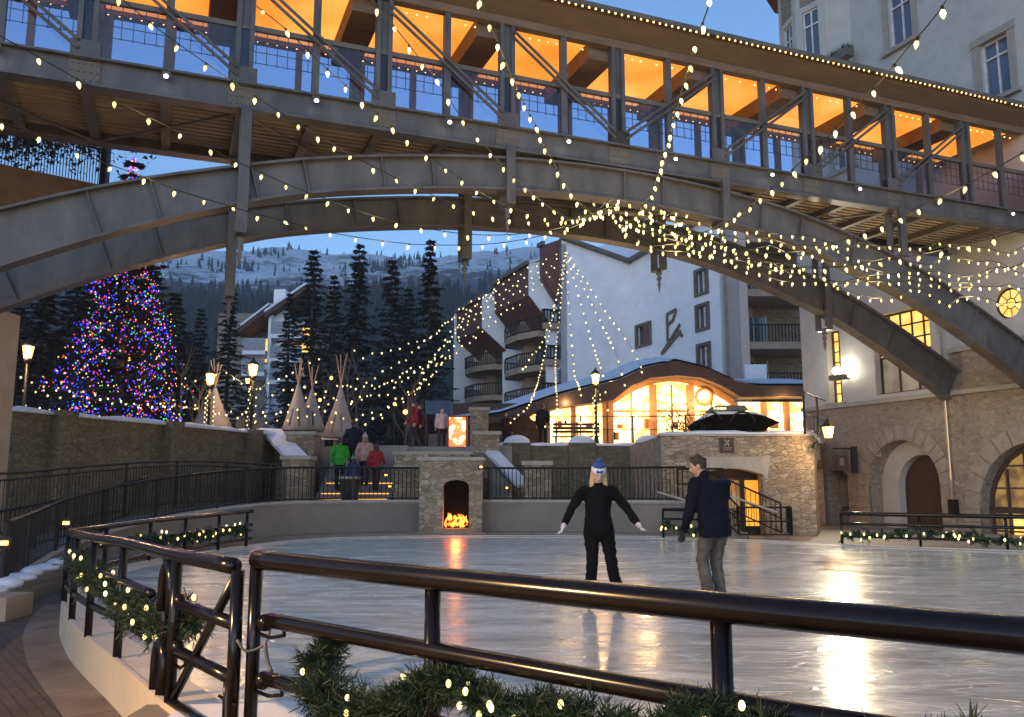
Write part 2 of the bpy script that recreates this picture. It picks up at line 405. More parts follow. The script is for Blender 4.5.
SUN_EL, SUN_AZ = rad(10), rad(195)
sky.sun_disc = False; sky.sun_elevation = SUN_EL; sky.sun_rotation = SUN_AZ; sky.air_density = 1.3; sky.dust_density = .3; sky.ozone_density = 5
sky.altitude = 2400
tn = nt.nodes.new('ShaderNodeMix'); tn.data_type = 'RGBA'; tn.blend_type = 'MULTIPLY'; tn.inputs[0].default_value = 1; tn.inputs[7].default_value = (1.10,.85,.74,1)
nt.links.new(sky.outputs[0], tn.inputs[6]); nt.links.new(tn.outputs[2], bg.inputs[0]); bg.inputs[1].default_value = .125
sd = bpy.data.lights.new("sun", 'SUN'); so = bpy.data.objects.new("sun", sd); COL.objects.link(so)
sd.energy = .16; sd.angle = rad(30); sd.color = (.78,.86,1)
v = Vector((math.sin(SUN_AZ)*math.cos(SUN_EL), math.cos(SUN_AZ)*math.cos(SUN_EL), math.sin(SUN_EL)))
so.rotation_euler = v.to_track_quat('Z', 'Y').to_euler()
sc.view_settings.view_transform = 'Standard'; sc.view_settings.look = 'None'; sc.view_settings.exposure = EXPO; sc.view_settings.gamma = 1
cy = sc.cycles
cy.use_denoising = True; cy.max_bounces = 6; cy.diffuse_bounces = 3; cy.glossy_bounces = 3; cy.transparent_max_bounces = 12
cy.sample_clamp_indirect = 4; cy.sample_clamp_direct = 0; cy.caustics_reflective = False; cy.caustics_refractive = False
cy.use_light_tree = True
def lamp(loc, watt, col=(1,.55,.22), size=.06, name='lamp_light', parent=None, spot=None, aim=None):
    l = bpy.data.lights.new(name, 'SPOT' if spot else 'POINT'); l.energy = watt * EK; l.color = col; l.shadow_soft_size = size
    o = bpy.data.objects.new(name, l); COL.objects.link(o); o.location = loc
    if spot:
        l.spot_size = spot; l.spot_blend = .6
        o.rotation_euler = (Vector(aim) - Vector(loc)).to_track_quat('-Z', 'Y').to_euler()
    if parent is not None: o.parent = parent
    return o

# ------------------------------------------------------------------ ground, rink
STR.update(ground=' of dark earth reaching the hills', ice_rink=' sheet of scratched blue grey ice', pavement=' of brown pavers beside the rink', terrace=' platform of grey stone behind the rink', hillside=' with snow and dark scrub')
struct('ground', MB().quad((-1500,-100,-.34),(1500,-100,-.34),(1500,1300,-.34),(-1500,1300,-.34)), M['asph'])
EDGE = [(9,-2.5),(5.5,-.6),(3.4,.9),(2.3,1.95),(1.53,2.54),(.70,3.17),(-.40,4.1),(-1.48,5.05),(-2.1,5.72),(-2.6,6.42),(-3.38,7.54),(-4.12,8.57),(-4.80,9.59),(-5.80,11.35),(-6.65,13.4),(-6.95,15.5),
        (-6.75,18),(-6.3,20.5),(-5.4,22.8),(-3.6,24.0),(-1.2,24.35),(1.5,24.3),(4,23.9),(6.2,22.6),(7.9,21.0),(9.5,19.9),(11.1,19.0),(13.5,18.2),(17,16.8),(20,13.5),(21,8),(18,2),(14,-1.8)]
EV = crom([Vector((a, b, 0)) for a, b in EDGE] + [Vector((9,-2.5,0))], .4)[:-1]
cen = Vector((5, 11, 0))
def outset(pts, d, closed=True):
    out = []; k = len(pts)
    for i, p in enumerate(pts):
        t = (pts[(i+1) % k] - pts[i-1]) if closed else (pts[min(i+1,k-1)] - pts[max(i-1,0)])
        t.normalize(); out.append(p + Vector((-t.y, t.x, 0)) * d)   # points run clockwise as seen from above -> left is outward
    return out
area = sum(EV[i-1].x*EV[i].y - EV[i].x*EV[i-1].y for i in range(len(EV)))
SG = 1 if area < 0 else -1
ins = outset(EV, -.30*SG)
mb = MB(); mb._a([p for p in ins], [tuple(range(len(ins)))]) ; struct('ice_rink', mb, M['ice'])
# kerb: top band + outer face
mb = MB(); k = len(EV); Z = lambda p, z: Vector((p.x, p.y, z))
def ring(a, b, za, zb): mb.strip([Z(p, za) for p in a] + [Z(a[0], za)], [Z(p, zb) for p in b] + [Z(b[0], zb)])
o0 = outset(EV, -.32*SG); o1 = outset(EV, .0*SG); o2 = outset(EV, .035*SG)
mb.cur = 1; ring(o0, o1, .012, .03); ring(o0, o0, -.05, .012); ring(o1, o1, .03, .045); ring(o1, o2, .045, .045)
mb.cur = 0; ring(o2, o2, .045, -.34)
kb = solo('rink_kerb', mb, [M['kerb'], M['kerb_top']], 'low pale kerb running right around the edge of the ice', 'kerb', smooth=True)
# pavement strips follow the kerb on the near side
i0 = min(range(k), key=lambda i: (EV[i]-Vector((5.5,-.6,0))).length); i1 = min(range(k), key=lambda i: (EV[i]-Vector((-6.65,13.4,0))).length)
seg = EV[i0:i1+1] if i0 < i1 else EV[i0:] + EV[:i1+1]
offs = [(.036,.42,'paver_l',-.322),(.42,1.0,'paver_d',-.326),(1.0,1.55,'paver_l',-.322),(1.55,14,'paver',-.330)]
for n_, (a, b, mt, z) in enumerate(offs):
    A = [Z(p, z) for p in outset(seg, a*SG, False)]; B = [Z(p, z) for p in outset(seg, b*SG, False)]
    if b > 5:
        B = [Z(p + (p - cen).normalized()*9, z) for p in seg]
    struct('pavement', MB().strip(A, B), M[mt])

# platform behind the rink (z .93), terrace (z 2.85), patio right
CW = [(-7.6,13.0,-.1),(-8.45,15.3,-.02),(-8.9,17.4,.2),(-8.75,20,.5),(-8.0,22,.72),(-6.6,23.8,.9),(-4.6,24.9,.93),(-2.6,25.3,.93),(0,25.5,.93),(2.5,25.1,.93),(4.2,24.45,.93),(5.15,23.75,.93)]
CWv = crom([Vector(p) for p in CW], .35)
def ribbon_wall(pts, th, zb=-.34, ztop=0.0):
    m_ = MB(); out = outset([Vector((p.x,p.y,0)) for p in pts], th, False)
    a = [Z(p, zb) for p in pts]; b = [Z(p, p.z+ztop) for p in pts]; c = [Z(q, p.z+ztop) for p, q in zip(pts, out)]; d = [Z(q, zb) for q in out]
    m_.strip(b, a); m_.strip(c, b); m_.strip(d, c)
    for i in (0, -1): m_.quad(a[i], b[i], c[i], d[i])
    return m_
cwall = thing('rink_wall', 'curved plain grey concrete wall rising behind the far edge of the ice', 'wall', (0,25.5,-.34))
obj('wall_panel', ribbon_wall(CWv, .25), M['conc'], cwall)
obj('coping', MB().tube([p+Vector((0,0,.03)) for p in CWv], .06, 6), M['cast'], cwall)
st = crom([Vector(p) for p in [(-6.9,20.6,.10),(-6.1,22.9,.10),(-3.9,24.45,.10),(-1.2,24.8,.10),(1.5,24.75,.10),(4.0,24.1,.10),(5.5,23.15,.10)]], .4)
solo('kerb_step', ribbon_wall(st, .5), M['conc'], 'low rounded concrete step between the far ice edge and the grey wall', 'step', (0,24.7,-.34))
# triangulate the platform as a sheet between the wall and the stone wall line
plat = MB(); A = [Vector((p.x, p.y+.02, p.z-.03)) for p in CWv]
B = []
for i, p in enumerate(A):
    t = i/(len(A)-1)
    q = Vector((interp(t, [(0,-11.9),(.35,-11.2),(.6,-7.6),(1,6.0)]), interp(t, [(0,13.0),(.35,25),(.6,31.4),(1,31.4)]), p.z)); B.append(q)
plat.strip(A, B); struct('terrace', plat, M['granite'])
struct('terrace', MB().quad((4.55,25,.0),(6,31.4,.0),(16,40,.0),(16,25,.0)), M['granite'])
struct('terrace', MB().prism([Vector((a,b,2.84)) for a, b in [(-12.6,19.5),(-60,19),(-60,150),(60,150),(60,33.5),(8.3,31.75),(8.3,31.45),(-2.0,31.45),(-2.0,31.6),(-8.3,31.6)]], (0,0,-2.2)), M['granite'])
# right patio
pr = [p for p in EV if p.x > 6.1 and p.y > 12]; pr.sort(key=lambda p: p.x)
A = [Z(p, .004) for p in pr]; B = [Z(Vector((p.x*1.02+4.0, p.y+16, 0)), .004) for p in pr]
struct('terrace', MB().strip(A, B), M['granite'])

# ------------------------------------------------------------------ foreground railing
def zr(y): return interp(y, [(2,1.06),(5.1,1.06)])
FP = crom([Vector((a,b,0)) for a, b in [(4.4,.15),(3.3,.95),(2.35,1.86),(1.53,2.54),(.70,3.17),(-.40,4.1),(-1.48,5.05)]], .15)
def build_rails(root, path, zs, rads, names, trim=()):
    for z, r, nm, tr in zip(zs, rads, names, trim or [0]*len(zs)):
        p = path[:len(path)-tr] if tr else path
        pts = [Vector((q.x, q.y, q.z + z)) for q in p]
        obj(nm, MB().tube(pts, r, 14), M['rail'], root, smooth='fix')
fr = thing('rink_railing', 'thick black tube railing across the foreground of the rink', 'railing', (0,3.8,.03))
build_rails(fr, FP, (1.06,.735,.42), (.055,.042,.040), ('top_rail','middle_rail','lower_rail'), (0,1,1))
for p in [(-1.48,5.05),(-.37,4.09),(.745,3.14),(1.9,2.25),(3.3,.95)]:
    obj('post', MB().cyl((p[0],p[1],.03),(p[0],p[1],1.02),.038,n=14), M['rail'], fr, smooth='fix')
    obj('foot_plate', MB().cyl((p[0],p[1],.03),(p[0],p[1],.05),.08,n=14), M['rail'], fr)
# clamp hooks that hold rail ends to the first post
for z in (.735,.42):
    obj('rail_bracket', MB().tube([Vector((-1.48,5.05,z-.08)),Vector((-1.36,4.98,z-.10)),Vector((-1.26,4.88,z-.07)),Vector((-1.27,4.88,z-.02))], .011, 8).ell((-1.40,5.0,z-.02),(.05,.05,.05)), M['rail'], fr, smooth=True)
ch = [Vector((-1.56,5.0,.62)),Vector((-1.50,4.99,.56)),Vector((-1.40,5.0,.60)),Vector((-1.36,4.98,.72))]
solo('safety_chain', MB().tube(crom(ch,.02),.008,6).tube(crom([Vector((-1.40,5.0,.60)),Vector((-1.38,5.0,.5)),Vector((-1.35,4.98,.45))],.02),.012,6), M['steel'], 'short grey strap tied between the gate and the front railing post', 'strap', smooth=True)
# gate panel
ga, gb = Vector((-2.28,5.93,0)), Vector((-1.58,5.03,0))
gt = thing('rink_gate', 'black tube gate with a diagonal brace at the left end of the front railing', 'gate', (-1.9,5.5,.03))
obj('post', MB().cyl(ga+Vector((0,0,.06)), ga+Vector((0,0,1.0)), .038, n=14), M['rail'], gt, smooth='fix')
obj('post', MB().cyl(gb+Vector((0,0,.02)), gb+Vector((0,0,1.0)), .038, n=14), M['rail'], gt, smooth='fix')
obj('diagonal_brace', MB().cyl(ga+Vector((.05,-.06,.10)), gb+Vector((-.02,.02,.96)), .028, n=12), M['rail'], gt, smooth='fix')
obj('bottom_bar', MB().cyl(ga+Vector((0,0,.07)), gb+Vector((0,0,.07)), .03, n=12), M['rail'], gt, smooth='fix')
g1 = ga.lerp(gb,.12)
obj('middle_rail', MB().cyl(g1+Vector((0,0,.70)), gb+Vector((0,0,.70)), .040, n=14), M['rail'], gt, smooth='fix')
obj('lower_rail', MB().cyl(g1+Vector((0,0,.40)), gb+Vector((0,0,.40)), .038, n=14), M['rail'], gt, smooth='fix')
obj('latch_bar', MB().cyl(gb.lerp(ga,.1)+Vector((0,0,.07)), gb.lerp(ga,.1)+Vector((0,0,.40)), .014).cyl(gb.lerp(ga,.18)+Vector((0,0,.27)), gb.lerp(ga,-.05)+Vector((0,0,.27)), .011), M['rail'], gt, smooth='fix')
for z in (.70,.40):
    obj('rail_bracket', MB().tube([ga+Vector((.0,0,z-.09)),ga+Vector((.09,-.08,z-.11)),ga+Vector((.15,-.16,z-.07)),ga+Vector((.14,-.15,z))], .011, 8).ell(ga+Vector((.05,-.05,z+.02)),(.045,.045,.045)), M['rail'], gt, smooth=True)
# left run of the railing
LPt = [(-1.62,5.08,.0),(-2.28,5.93,-.01),(-2.7,6.55,-.02),(-3.38,7.54,-.03),(-4.12,8.57,-.06),(-4.80,9.59,-.08),(-5.6,11.0,-.14),(-6.5,12.9,-.22),(-6.95,14.6,-.26),(-6.95,16.5,-.24),(-6.7,18.4,-.22),(-6.45,19.8,-.20),(-6.2,20.6,-.18)]
LP = crom([Vector(p) for p in LPt], .2)
lr = thing('rink_railing', 'black tube railing curving away along the left side of the ice', 'railing', (-4.8,9.6,.03))
obj('top_rail', MB().tube([p+Vector((0,0,1.02)) for p in LP], .048, 14), M['rail'], lr, smooth='fix')
ML = [p for p in LP if p.y > 6.5]
obj('middle_rail', MB().tube([p+Vector((0,0,.70)) for p in ML], .036, 12), M['rail'], lr, smooth='fix')
obj('lower_rail', MB().tube([p+Vector((0,0,.38)) for p in ML], .034, 12), M['rail'], lr, smooth='fix')
for p in [(-2.45,6.2),(-3.35,7.5),(-4.1,8.52),(-4.78,9.54),(-5.6,10.95),(-6.5,12.85),(-6.93,14.8),(-6.93,16.6),(-6.75,17.9),(-6.5,19.2),(-6.25,20.4)]:
    dz = interp(p[1], [(q[1], q[2]) for q in LPt])
    obj('post', MB().cyl((p[0],p[1],.03),(p[0],p[1],1.0+dz),.036,n=12), M['rail'], lr, smooth='fix')
# bent rubber bumpers at the gate
for z0, dx in ((.62,0.0),(.10,-.02)):
    c = ga + Vector((-.10+dx, .10, z0)); d = (gb-ga).normalized(); pts = []
    for t in range(0, 11):
        a = math.pi * t/10; pts.append(c + d*(-math.cos(a)*.10) + Vector((0,0,math.sin(a)*.16+.16)))
    pts = [c - d*.10] + pts + [c + d*.10]
    obj('bumper_loop', MB().tube(pts, .034, 10), M['rail'], gt, smooth='fix')
solo('threshold_block', MB().box(-.22,.22,-.35,.35,0,.30), M['conc'], 'grey blue concrete block at the end of the kerb under the gate', 'block', None).location = (-2.28,5.75,-.30)
solo('threshold_mat', MB().box(-.4,.5,-.5,.45,0,.02), M['snow'], 'thin pale frosted mat lying under the gate', 'mat', None).location = (-1.75,5.5,.035)

# ------------------------------------------------------------------ garlands
def garland(label, pts, rad_, n, nb, blade=.09, bw=.006, bsize=.017, group=None, seed=1, lightpow=0):
    rg = random.Random(seed)
    path = crom([Vector(p) for p in pts], .08)
    t = thing('garland', label, 'garland', path[len(path)//2], 0, group)
    mb = MB(); mb.tube(path, rad_*.28, 6)
    nn_ = 26
    for _ in range(n*5//nn_):
        i = rg.randrange(len(path)-1); p = path[i].lerp(path[i+1], rg.random())
        ax = (path[i+1]-path[i]).normalized()
        rv = Vector((rg.gauss(0,1), rg.gauss(0,1), rg.gauss(0,1)-.15)); rv = (rv - ax*rv.dot(ax)).normalized()
        lump = max(.35, .8 + 1.0*noise.noise(p*5.0))
        d = (rv + ax*rg.uniform(-1.3,1.3)).normalized(); SL = rad_*rg.uniform(.5,1.25)*lump
        base = p + rv*rad_*.15; bend = Vector((rg.gauss(0,.3),rg.gauss(0,.3),-.35))
        for q in range(nn_):
            f_ = (q+1)/nn_; c = base + d*SL*f_ + bend*SL*f_*f_*.5
            sv = d.cross(Vector((rg.gauss(0,1),rg.gauss(0,1),rg.gauss(0,1)))).normalized()
            dd = (d*rg.uniform(.5,1.0) + sv*(1.0 if q < nn_-3 else .2)).normalized(); L = blade*.62*rg.uniform(.7,1.15); s = dd.cross(Vector((rg.gauss(0,1),rg.gauss(0,1),rg.gauss(0,1)))).normalized()*bw*.8
            mb.quad(c - s, c + s, c + dd*L + s*.3, c + dd*L - s*.3)
    obj('foliage', mb, M['needle'], t, smooth=True)
    for _ in range(nb):
        i = rg.randrange(len(path)-1); p = path[i]
        rv = Vector((rg.gauss(0,1), rg.gauss(0,1)-.9, rg.gauss(0,1))).normalized()
        c = p + rv*(rad_*rg.uniform(.75,1.1)); obj('bulb', MB().ell(c, (bsize,bsize,bsize*1.5), 8, 6), M['bulb'], t, smooth=True)
    return t
garland('thick pine garland with small lights hanging along the front railing', [AY(*q) for q in ((342,640,4.75),(318,655,4.7),(322,690,4.6),(350,712,4.45),(390,710,4.25),(425,690,4.1),(455,680,4.0),(485,700,3.85),(520,714,3.7),(570,720,3.55),(620,736,3.4),(670,732,3.25),(705,716,3.1),(750,738,3.0),(800,752,2.85),(860,795,2.7),(950,765,2.5),(1000,800,2.4))], .105, 6000, 26, .10, .0042, .012, seed=3)
garland('pine garland with warm lights drooping from the left railing near the gate', [AY(*q) for q in ((80,556,9.3),(92,574,8.6),(112,590,7.8),(135,604,7.2),(156,622,6.6),(178,626,6.2),(194,612,5.95))], .15, 3600, 30, .10, .006, .016, seed=4)
garland('small lit garland on the far left bend of the rink railing', [(-6.7,15.3,.52),(-6.85,17,.40),(-6.75,18.2,.38),(-6.5,19.6,.42),(-6.3,20.5,.45)], .16, 1100, 28, .12, .012, .022, seed=5)
# ------------------------------------------------------------------ far rink rails
def tube_rail(label, pts, zs, rs, posts, loc, group=None):
    t = thing('rink_railing', label, 'railing', loc, 0, group)
    P_ = crom([Vector(p) for p in pts], .4)
    for z, r, nm in zip(zs, rs, ('top_rail','middle_rail','lower_rail')):
        obj(nm, MB().tube([p+Vector((0,0,z)) for p in P_], r, 8), M['rail'], t, smooth='fix')
    for p, _ in resample(P_, posts, 0):
        obj('post', MB().cyl((p.x,p.y,0),(p.x,p.y,zs[0]), .032, n=8), M['rail'], t, smooth='fix')
    return t
rr = [(8.05,21.15,.02),(9.6,20.1,.02),(11.2,19.2,.02),(13.6,18.4,.02),(17,17.0,.02)]
tube_rail('long black railing at the right end of the ice before the stone building', rr, (.74,.50,.2), (.05,.035,.03), 1.75, (11,19.3,.02))
garland('lit pine garland running along the right far railing below the stone arches', [(p[0],p[1]-.1,.30+.06*((i*7)%3-1)) for i, p in enumerate(rr[:1]+[tuple(Vector(rr[0]).lerp(Vector(rr[1]),.5))]+rr[1:])], .15, 1700, 60, .12, .013, .024, seed=6)
tube_rail('short black railing at the ice gate behind the man', [(4.15,23.75,.03),(5.6,22.9,.03)], (.75,.5), (.045,.03), 1.6, (4.8,23.3,.03))
garland('small lit garland on the short railing behind the man', [(4.1,23.65,.42),(4.8,23.2,.26),(5.6,22.8,.40)], .16, 420, 9, .12, .014, .026, seed=8)

# ------------------------------------------------------------------ picket fences
def fence(label, pts, h, sp=.13, post=2.0, rail=.028, pr=.009, mid=0, group=None, bot=.08):
    P_ = crom([Vector(p) for p in pts], .3)
    t = thing('picket_fence', label, 'fence', P_[len(P_)//2], 0, group)
    up = lambda z: [p+Vector((0,0,z)) for p in P_]
    obj('top_rail', MB().tube(up(h), rail, 6), M['black'], t, smooth='fix')
    m_ = MB().tube(up(bot), rail*.6, 5)
    if mid: m_.tube(up(h-mid), rail*.6, 5)
    obj('rail', m_, M['black'], t)
    m_ = MB()
    for p, _ in resample(P_, sp, .5): m_.cyl(p+Vector((0,0,bot)), p+Vector((0,0,h-mid if mid else h)), pr, n=4, caps=False)
    obj('picket_panel', m_, M['black'], t)
    for p, _ in resample(P_, post, 0):
        obj('post', MB().box(p.x-.028,p.x+.028,p.y-.028,p.y+.028,p.z-.02,p.z+h), M['black'], t)
    return t
fence('long curved black picket fence with a metal handrail climbing the ramp at the left', [(p.x,p.y,p.z+.05) for p in CWv[::4]], .96, .12, 2.0, .035, .011)
fence('straight black picket fence in front of the left stone wall', [(-9.3,13.0,.40),(-9.15,16,.55),(-9.0,19,.75),(-8.6,22.5,.92),(-7.4,27,.92)], 1.15, .13, 2.3, .03, .010, mid=.12)
fence('black picket fence along the lower walkway at the far left', [(-9.9,12.2,-.3),(-9.5,14.5,.0),(-9.25,18,.35),(-8.9,21,.8)], .85, .14, 2.4, .03, .010)
fence('black picket fence on the terrace edge in front of the lit shop', [(-1.4,32.2,2.86),(2.5,32.2,2.86),(6,32.2,2.86),(8.2,30.5,2.86)], 1.15, .16, 2.0, .022, .006, mid=.5)
fence('black terrace railing beside the dark covered cart', [(8.05,23.4,2.85),(9.6,26.0,2.85)], 1.15, .5, 1.8, .02, .008, mid=.6)
# stairs down to the ice gate at the right
rs_ = thing('stair_railing', 'black railings with pale handrails on the short stairs behind the man at the right', 'railing', (6.4,24,.02))
def sloped(a, b, h, nm='railing_panel'):
    a, b = Vector(a), Vector(b); m_ = MB()
    for f_ in (.12, .55, 1.0): m_.cyl(a+Vector((0,0,h*f_)), b+Vector((0,0,h*f_)), .022 if f_ < 1 else .03, n=6)
    k_ = max(2, int((b-a).length/.14))
    for i in range(k_+1):
        p = a.lerp(b, i/k_); m_.cyl(p+Vector((0,0,h*.12)), p+Vector((0,0,h)), .009 if i % k_ else .03, n=4)
    obj(nm, m_, M['black'], rs_)
sloped((4.7,24.35,.95),(6.0,24.3,.95),.95); sloped((5.5,24.2,.95),(7.35,23.6,.05),.9)
sloped((6.1,23.3,.03),(7.5,23.2,.03),.82); sloped((7.5,23.2,.03),(7.75,24.3,.03),.82); sloped((5.3,23.4,.93),(6.1,23.3,.03),.85)
obj('handrail', MB().cyl((5.9,23.25,1.15),(7.1,23.1,.72),.03), M['cast'], rs_)
obj('handrail', MB().cyl((4.1,24.2,1.25),(5.0,23.5,.95),.03), M['cast'], rs_)
stp = thing('step_flight', 'short dark stone steps from the platform down to the ice at the right', 'steps', (5.8,24,.0))
for i in range(6): obj('step', MB().box(5.2+.2*i,5.2+.2*(i+1)-.001, 23.5, 24.55, .01, .92-.15*i), M['conc'], stp)

# ------------------------------------------------------------------ stone walls and piers
def snowcap(a, b, wd, h, z, seed=0):
    a, b = Vector(a), Vector(b); d = (b-a).normalized(); s = Vector((-d.y, d.x, 0)); n = max(3, int((b-a).length/.35)); rings = []
    for i in range(n+1):
        p = a.lerp(b, i/n); hh = h*(.75+.6*noise.noise(p*1.3+Vector((seed,0,0)))); ww = wd*(.5+.06*noise.noise(p*2.1)); r = []
        e_ = .6 if i in (0, n) else 1
        for k_ in range(9):
            t = math.pi*k_/8; r.append(Vector((p.x,p.y,z)) + s*math.cos(t)*ww + Vector((0,0,math.sin(t)**.7*hh*e_)))
        rings.append(r)
    return MB().loft(rings)
def seg_wall(m_, a, b, z0, z1, th, z1b=None):
    a, b = Vector((*a[:2],0)), Vector((*b[:2],0)); d = (b-a).normalized(); s = Vector((-d.y,d.x,0))*th; z1b = z1 if z1b is None else z1b
    vs = [Z(a,z0),Z(b,z0),Z(b+s,z0),Z(a+s,z0),Z(a,z1),Z(b,z1b),Z(b+s,z1b),Z(a+s,z1)]
    return m_._a(vs, [(0,3,2,1),(4,5,6,7),(0,1,5,4),(1,2,6,5),(2,3,7,6),(3,0,4,7)])
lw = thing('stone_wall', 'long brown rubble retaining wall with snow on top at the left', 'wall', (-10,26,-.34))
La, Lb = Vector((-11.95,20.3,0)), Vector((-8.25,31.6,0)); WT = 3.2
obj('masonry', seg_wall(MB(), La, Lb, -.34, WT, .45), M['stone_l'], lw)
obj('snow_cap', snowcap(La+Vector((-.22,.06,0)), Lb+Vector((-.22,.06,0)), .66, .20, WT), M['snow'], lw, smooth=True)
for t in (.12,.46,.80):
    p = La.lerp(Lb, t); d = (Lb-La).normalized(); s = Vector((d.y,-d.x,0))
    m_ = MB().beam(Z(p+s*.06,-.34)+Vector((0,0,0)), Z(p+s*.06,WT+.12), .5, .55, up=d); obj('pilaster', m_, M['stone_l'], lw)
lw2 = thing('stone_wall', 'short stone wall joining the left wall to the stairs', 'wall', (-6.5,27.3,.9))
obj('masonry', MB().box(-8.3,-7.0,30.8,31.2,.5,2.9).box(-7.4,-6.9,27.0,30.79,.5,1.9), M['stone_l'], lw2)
def pier(label, x, y, w_, z0, z1, snow=0, cap=.12, ped=None, gp=None):
    t = thing('stone_pier', label, 'pier', (x,y,z0), 0, gp)
    obj('shaft', MB().box(x-w_/2,x+w_/2,y-w_/2,y+w_/2,z0,z1-cap), M['stone'], t)
    obj('capstone', MB().box(x-w_/2-.06,x+w_/2+.06,y-w_/2-.06,y+w_/2+.06,z1-cap,z1), M['cast'], t)
    if snow:
        m_ = MB().ell((x,y,z1+snow*.25), (w_*.56,w_*.56,snow), 16, 8); obj('snow_cap', m_, M['snow'], t, smooth=True)
    return t
x = lambda px, y: XY(px, y).x
pier('upper stone pier on the left side of the wide stairs, below the pale tents', x(302,30.5), 30.5, 1.0, .9, 3.3)
pier('lower stone pier at the left foot of the wide stairs', x(298,26.2), 26.2, .8, .9, 2.32)
pier('tall stone pier beside the glowing red display at the stair top', x(479,32), 32, .66, 2.8, 4.3)
pier('stocky stone pier with a wide cap just right of the fireplace top', x(487,29.5), 29.5, .85, .9, 3.25)
pier('pale freestanding stone pier behind the fence between the stairs and the woman', x(537,26.3), 26.3, .82, .9, 2.16)
# stair block left of the fireplace, landing
blk = thing('stone_wall', 'stone cheek wall with a pale coping between the stairs and the fireplace', 'wall', (-3.0,27,.9))
obj('masonry', MB().box(x(396,26.6),x(436,26.6),26.0,27.2,.9,1.95).box(x(394,27.2),x(470,27.2),27.201,30.9,.9,2.40), M['stone'], blk)
obj('coping', MB().box(x(397,26.6)-.03,x(424,26.6),25.95,27.18,1.95,2.03).box(x(393,27.2)-.03,x(472,27.2),27.19,30.9,2.40,2.50), M['cast'], blk)
stt = thing('staircase', 'wide stone staircase with glowing step lights where a group climbs', 'stairs', (x(355,27),27,.9))
sx0, sx1 = x(318,27)-.1, x(393,27.3)-.02
for i in range(12):
    obj('step', MB().box(sx0,sx1,26.9+i*.36,26.9+(i+1)*.36,.9,.9+.162*(i+1)), M['granite'], stt)
for i in (0,1,3):
    obj('step_light', MB().box(sx0+.15,sx1-.1,26.885+i*.36,26.898+i*.36,.9+.162*i+.09,.9+.162*i+.12), emit('step_glow',(1,.5,.12),1.3) if i == 0 else bpy.data.materials['step_glow'], stt)
sr = thing('staircase', 'narrow dark stairs with a snowy sloping cheek right of the fireplace', 'stairs', (x(505,28),28,.9))
for i in range(10):
    obj('step', MB().box(x(490,27.5),x(512,27.5),27.0+i*.33,27.0+(i+1)*.33,.9,.9+.19*(i+1)), M['granite'], sr)
c1, c2 = AY(492,452,29.0), AY(524,486,27.2)
obj('cheek', MB().prism([Vector((c1.x,c1.y,.9)),c1-Vector((0,0,.06)),c2-Vector((0,0,.06)),Vector((c2.x,c2.y,.9))], (.12,.4,0)), M['stone'], sr)
obj('snow_cap', MB().beam(c1,c2,.5,.12), M['snow'], sr)
c1, c2 = AY(270,430,31.0), AY(299,460,28.6)
lch = thing('stair_cheek', 'sloping snow dusted blue grey slab left of the upper stair pier', 'stair cheek', tuple(c2))
obj('slope_wall', MB().prism([Vector((c1.x,c1.y,.9)),c1-Vector((0,0,.06)),c2-Vector((0,0,.06)),Vector((c2.x,c2.y,.9))], (.12,.4,0)), M['stone_l'], lch)
obj('snow_cap', MB().beam(c1,c2,.8,.12), M['snow'], lch)
for px_, y_, z_, lb in ((507,26.9,1.35,'small round wall light on the dark stairs right of the fireplace'),(528,26.0,1.05,'small floor light at the foot of the pale stone pier'),(481,24.15,1.95,'tiny white light on the right edge of the fireplace'),(386,26.2,1.74,'small warm light at the right edge of the wide stairs'),(390,26.1,1.40,'lower small warm light beside the wide stairs')):
    t = thing('wall_light', lb, 'light', (x(px_,y_),y_,z_))
    obj('lens', MB().ell((x(px_,y_),y_-.05,z_),(.045,.03,.03)), M['lampglass'], t, smooth=True)
    obj('housing', MB().box(x(px_,y_)-.09,x(px_,y_)+.09,y_-.03,y_+.02,z_-.06,z_+.06), M['black'], t)
# retaining wall right of centre
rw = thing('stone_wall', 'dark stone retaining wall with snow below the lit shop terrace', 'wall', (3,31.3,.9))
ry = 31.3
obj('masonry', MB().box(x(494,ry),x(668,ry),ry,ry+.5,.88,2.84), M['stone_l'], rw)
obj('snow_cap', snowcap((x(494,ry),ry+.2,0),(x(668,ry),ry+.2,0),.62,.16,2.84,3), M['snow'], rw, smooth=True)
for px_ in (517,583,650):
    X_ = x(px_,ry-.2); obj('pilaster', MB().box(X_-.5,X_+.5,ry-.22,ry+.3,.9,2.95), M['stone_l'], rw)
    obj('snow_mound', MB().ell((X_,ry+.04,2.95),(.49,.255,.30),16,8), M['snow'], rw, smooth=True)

# wall with the lit doorway and the small emblem sign
XW = 24.6
xw = thing('stone_wall', 'light rubble wall with a lit doorway and a snowy parapet at the right', 'wall', (7,XW,0))
xa, xb = x(662,XW), x(815,XW)
door = [(x(700,XW),.0),(x(700,XW),1.74)] + [(x(700,XW)+(x(763,XW)-x(700,XW))*t, 1.74+.18*math.sin(math.pi*t)) for t in (.15,.3,.5,.7,.85)] + [(x(763,XW),1.74),(x(763,XW),.0)]
fr_x = lambda u, v_, w_: Vector((u, XW + w_, v_))
obj('masonry', MB().panel([(xa,-.34),(xa,2.84),(xb,2.84),(xb,-.34)], [[(a, max(b,.01)) for a, b in door]], fr_x, .5), M['stone'], xw)
obj('lintel', MB().panel([(door[0][0]-.12,1.60),(door[0][0]-.25,2.25),(door[-1][0]+.25,2.25),(door[-1][0]+.12,1.60),(door[-1][0],1.745)] + [(a,b+.004) for a, b in door[::-1][2:-2]] + [(door[0][0],1.745)], [], lambda u, v_, w_: Vector((u, XW-.02+w_, v_)), .06), M['cast'], xw)
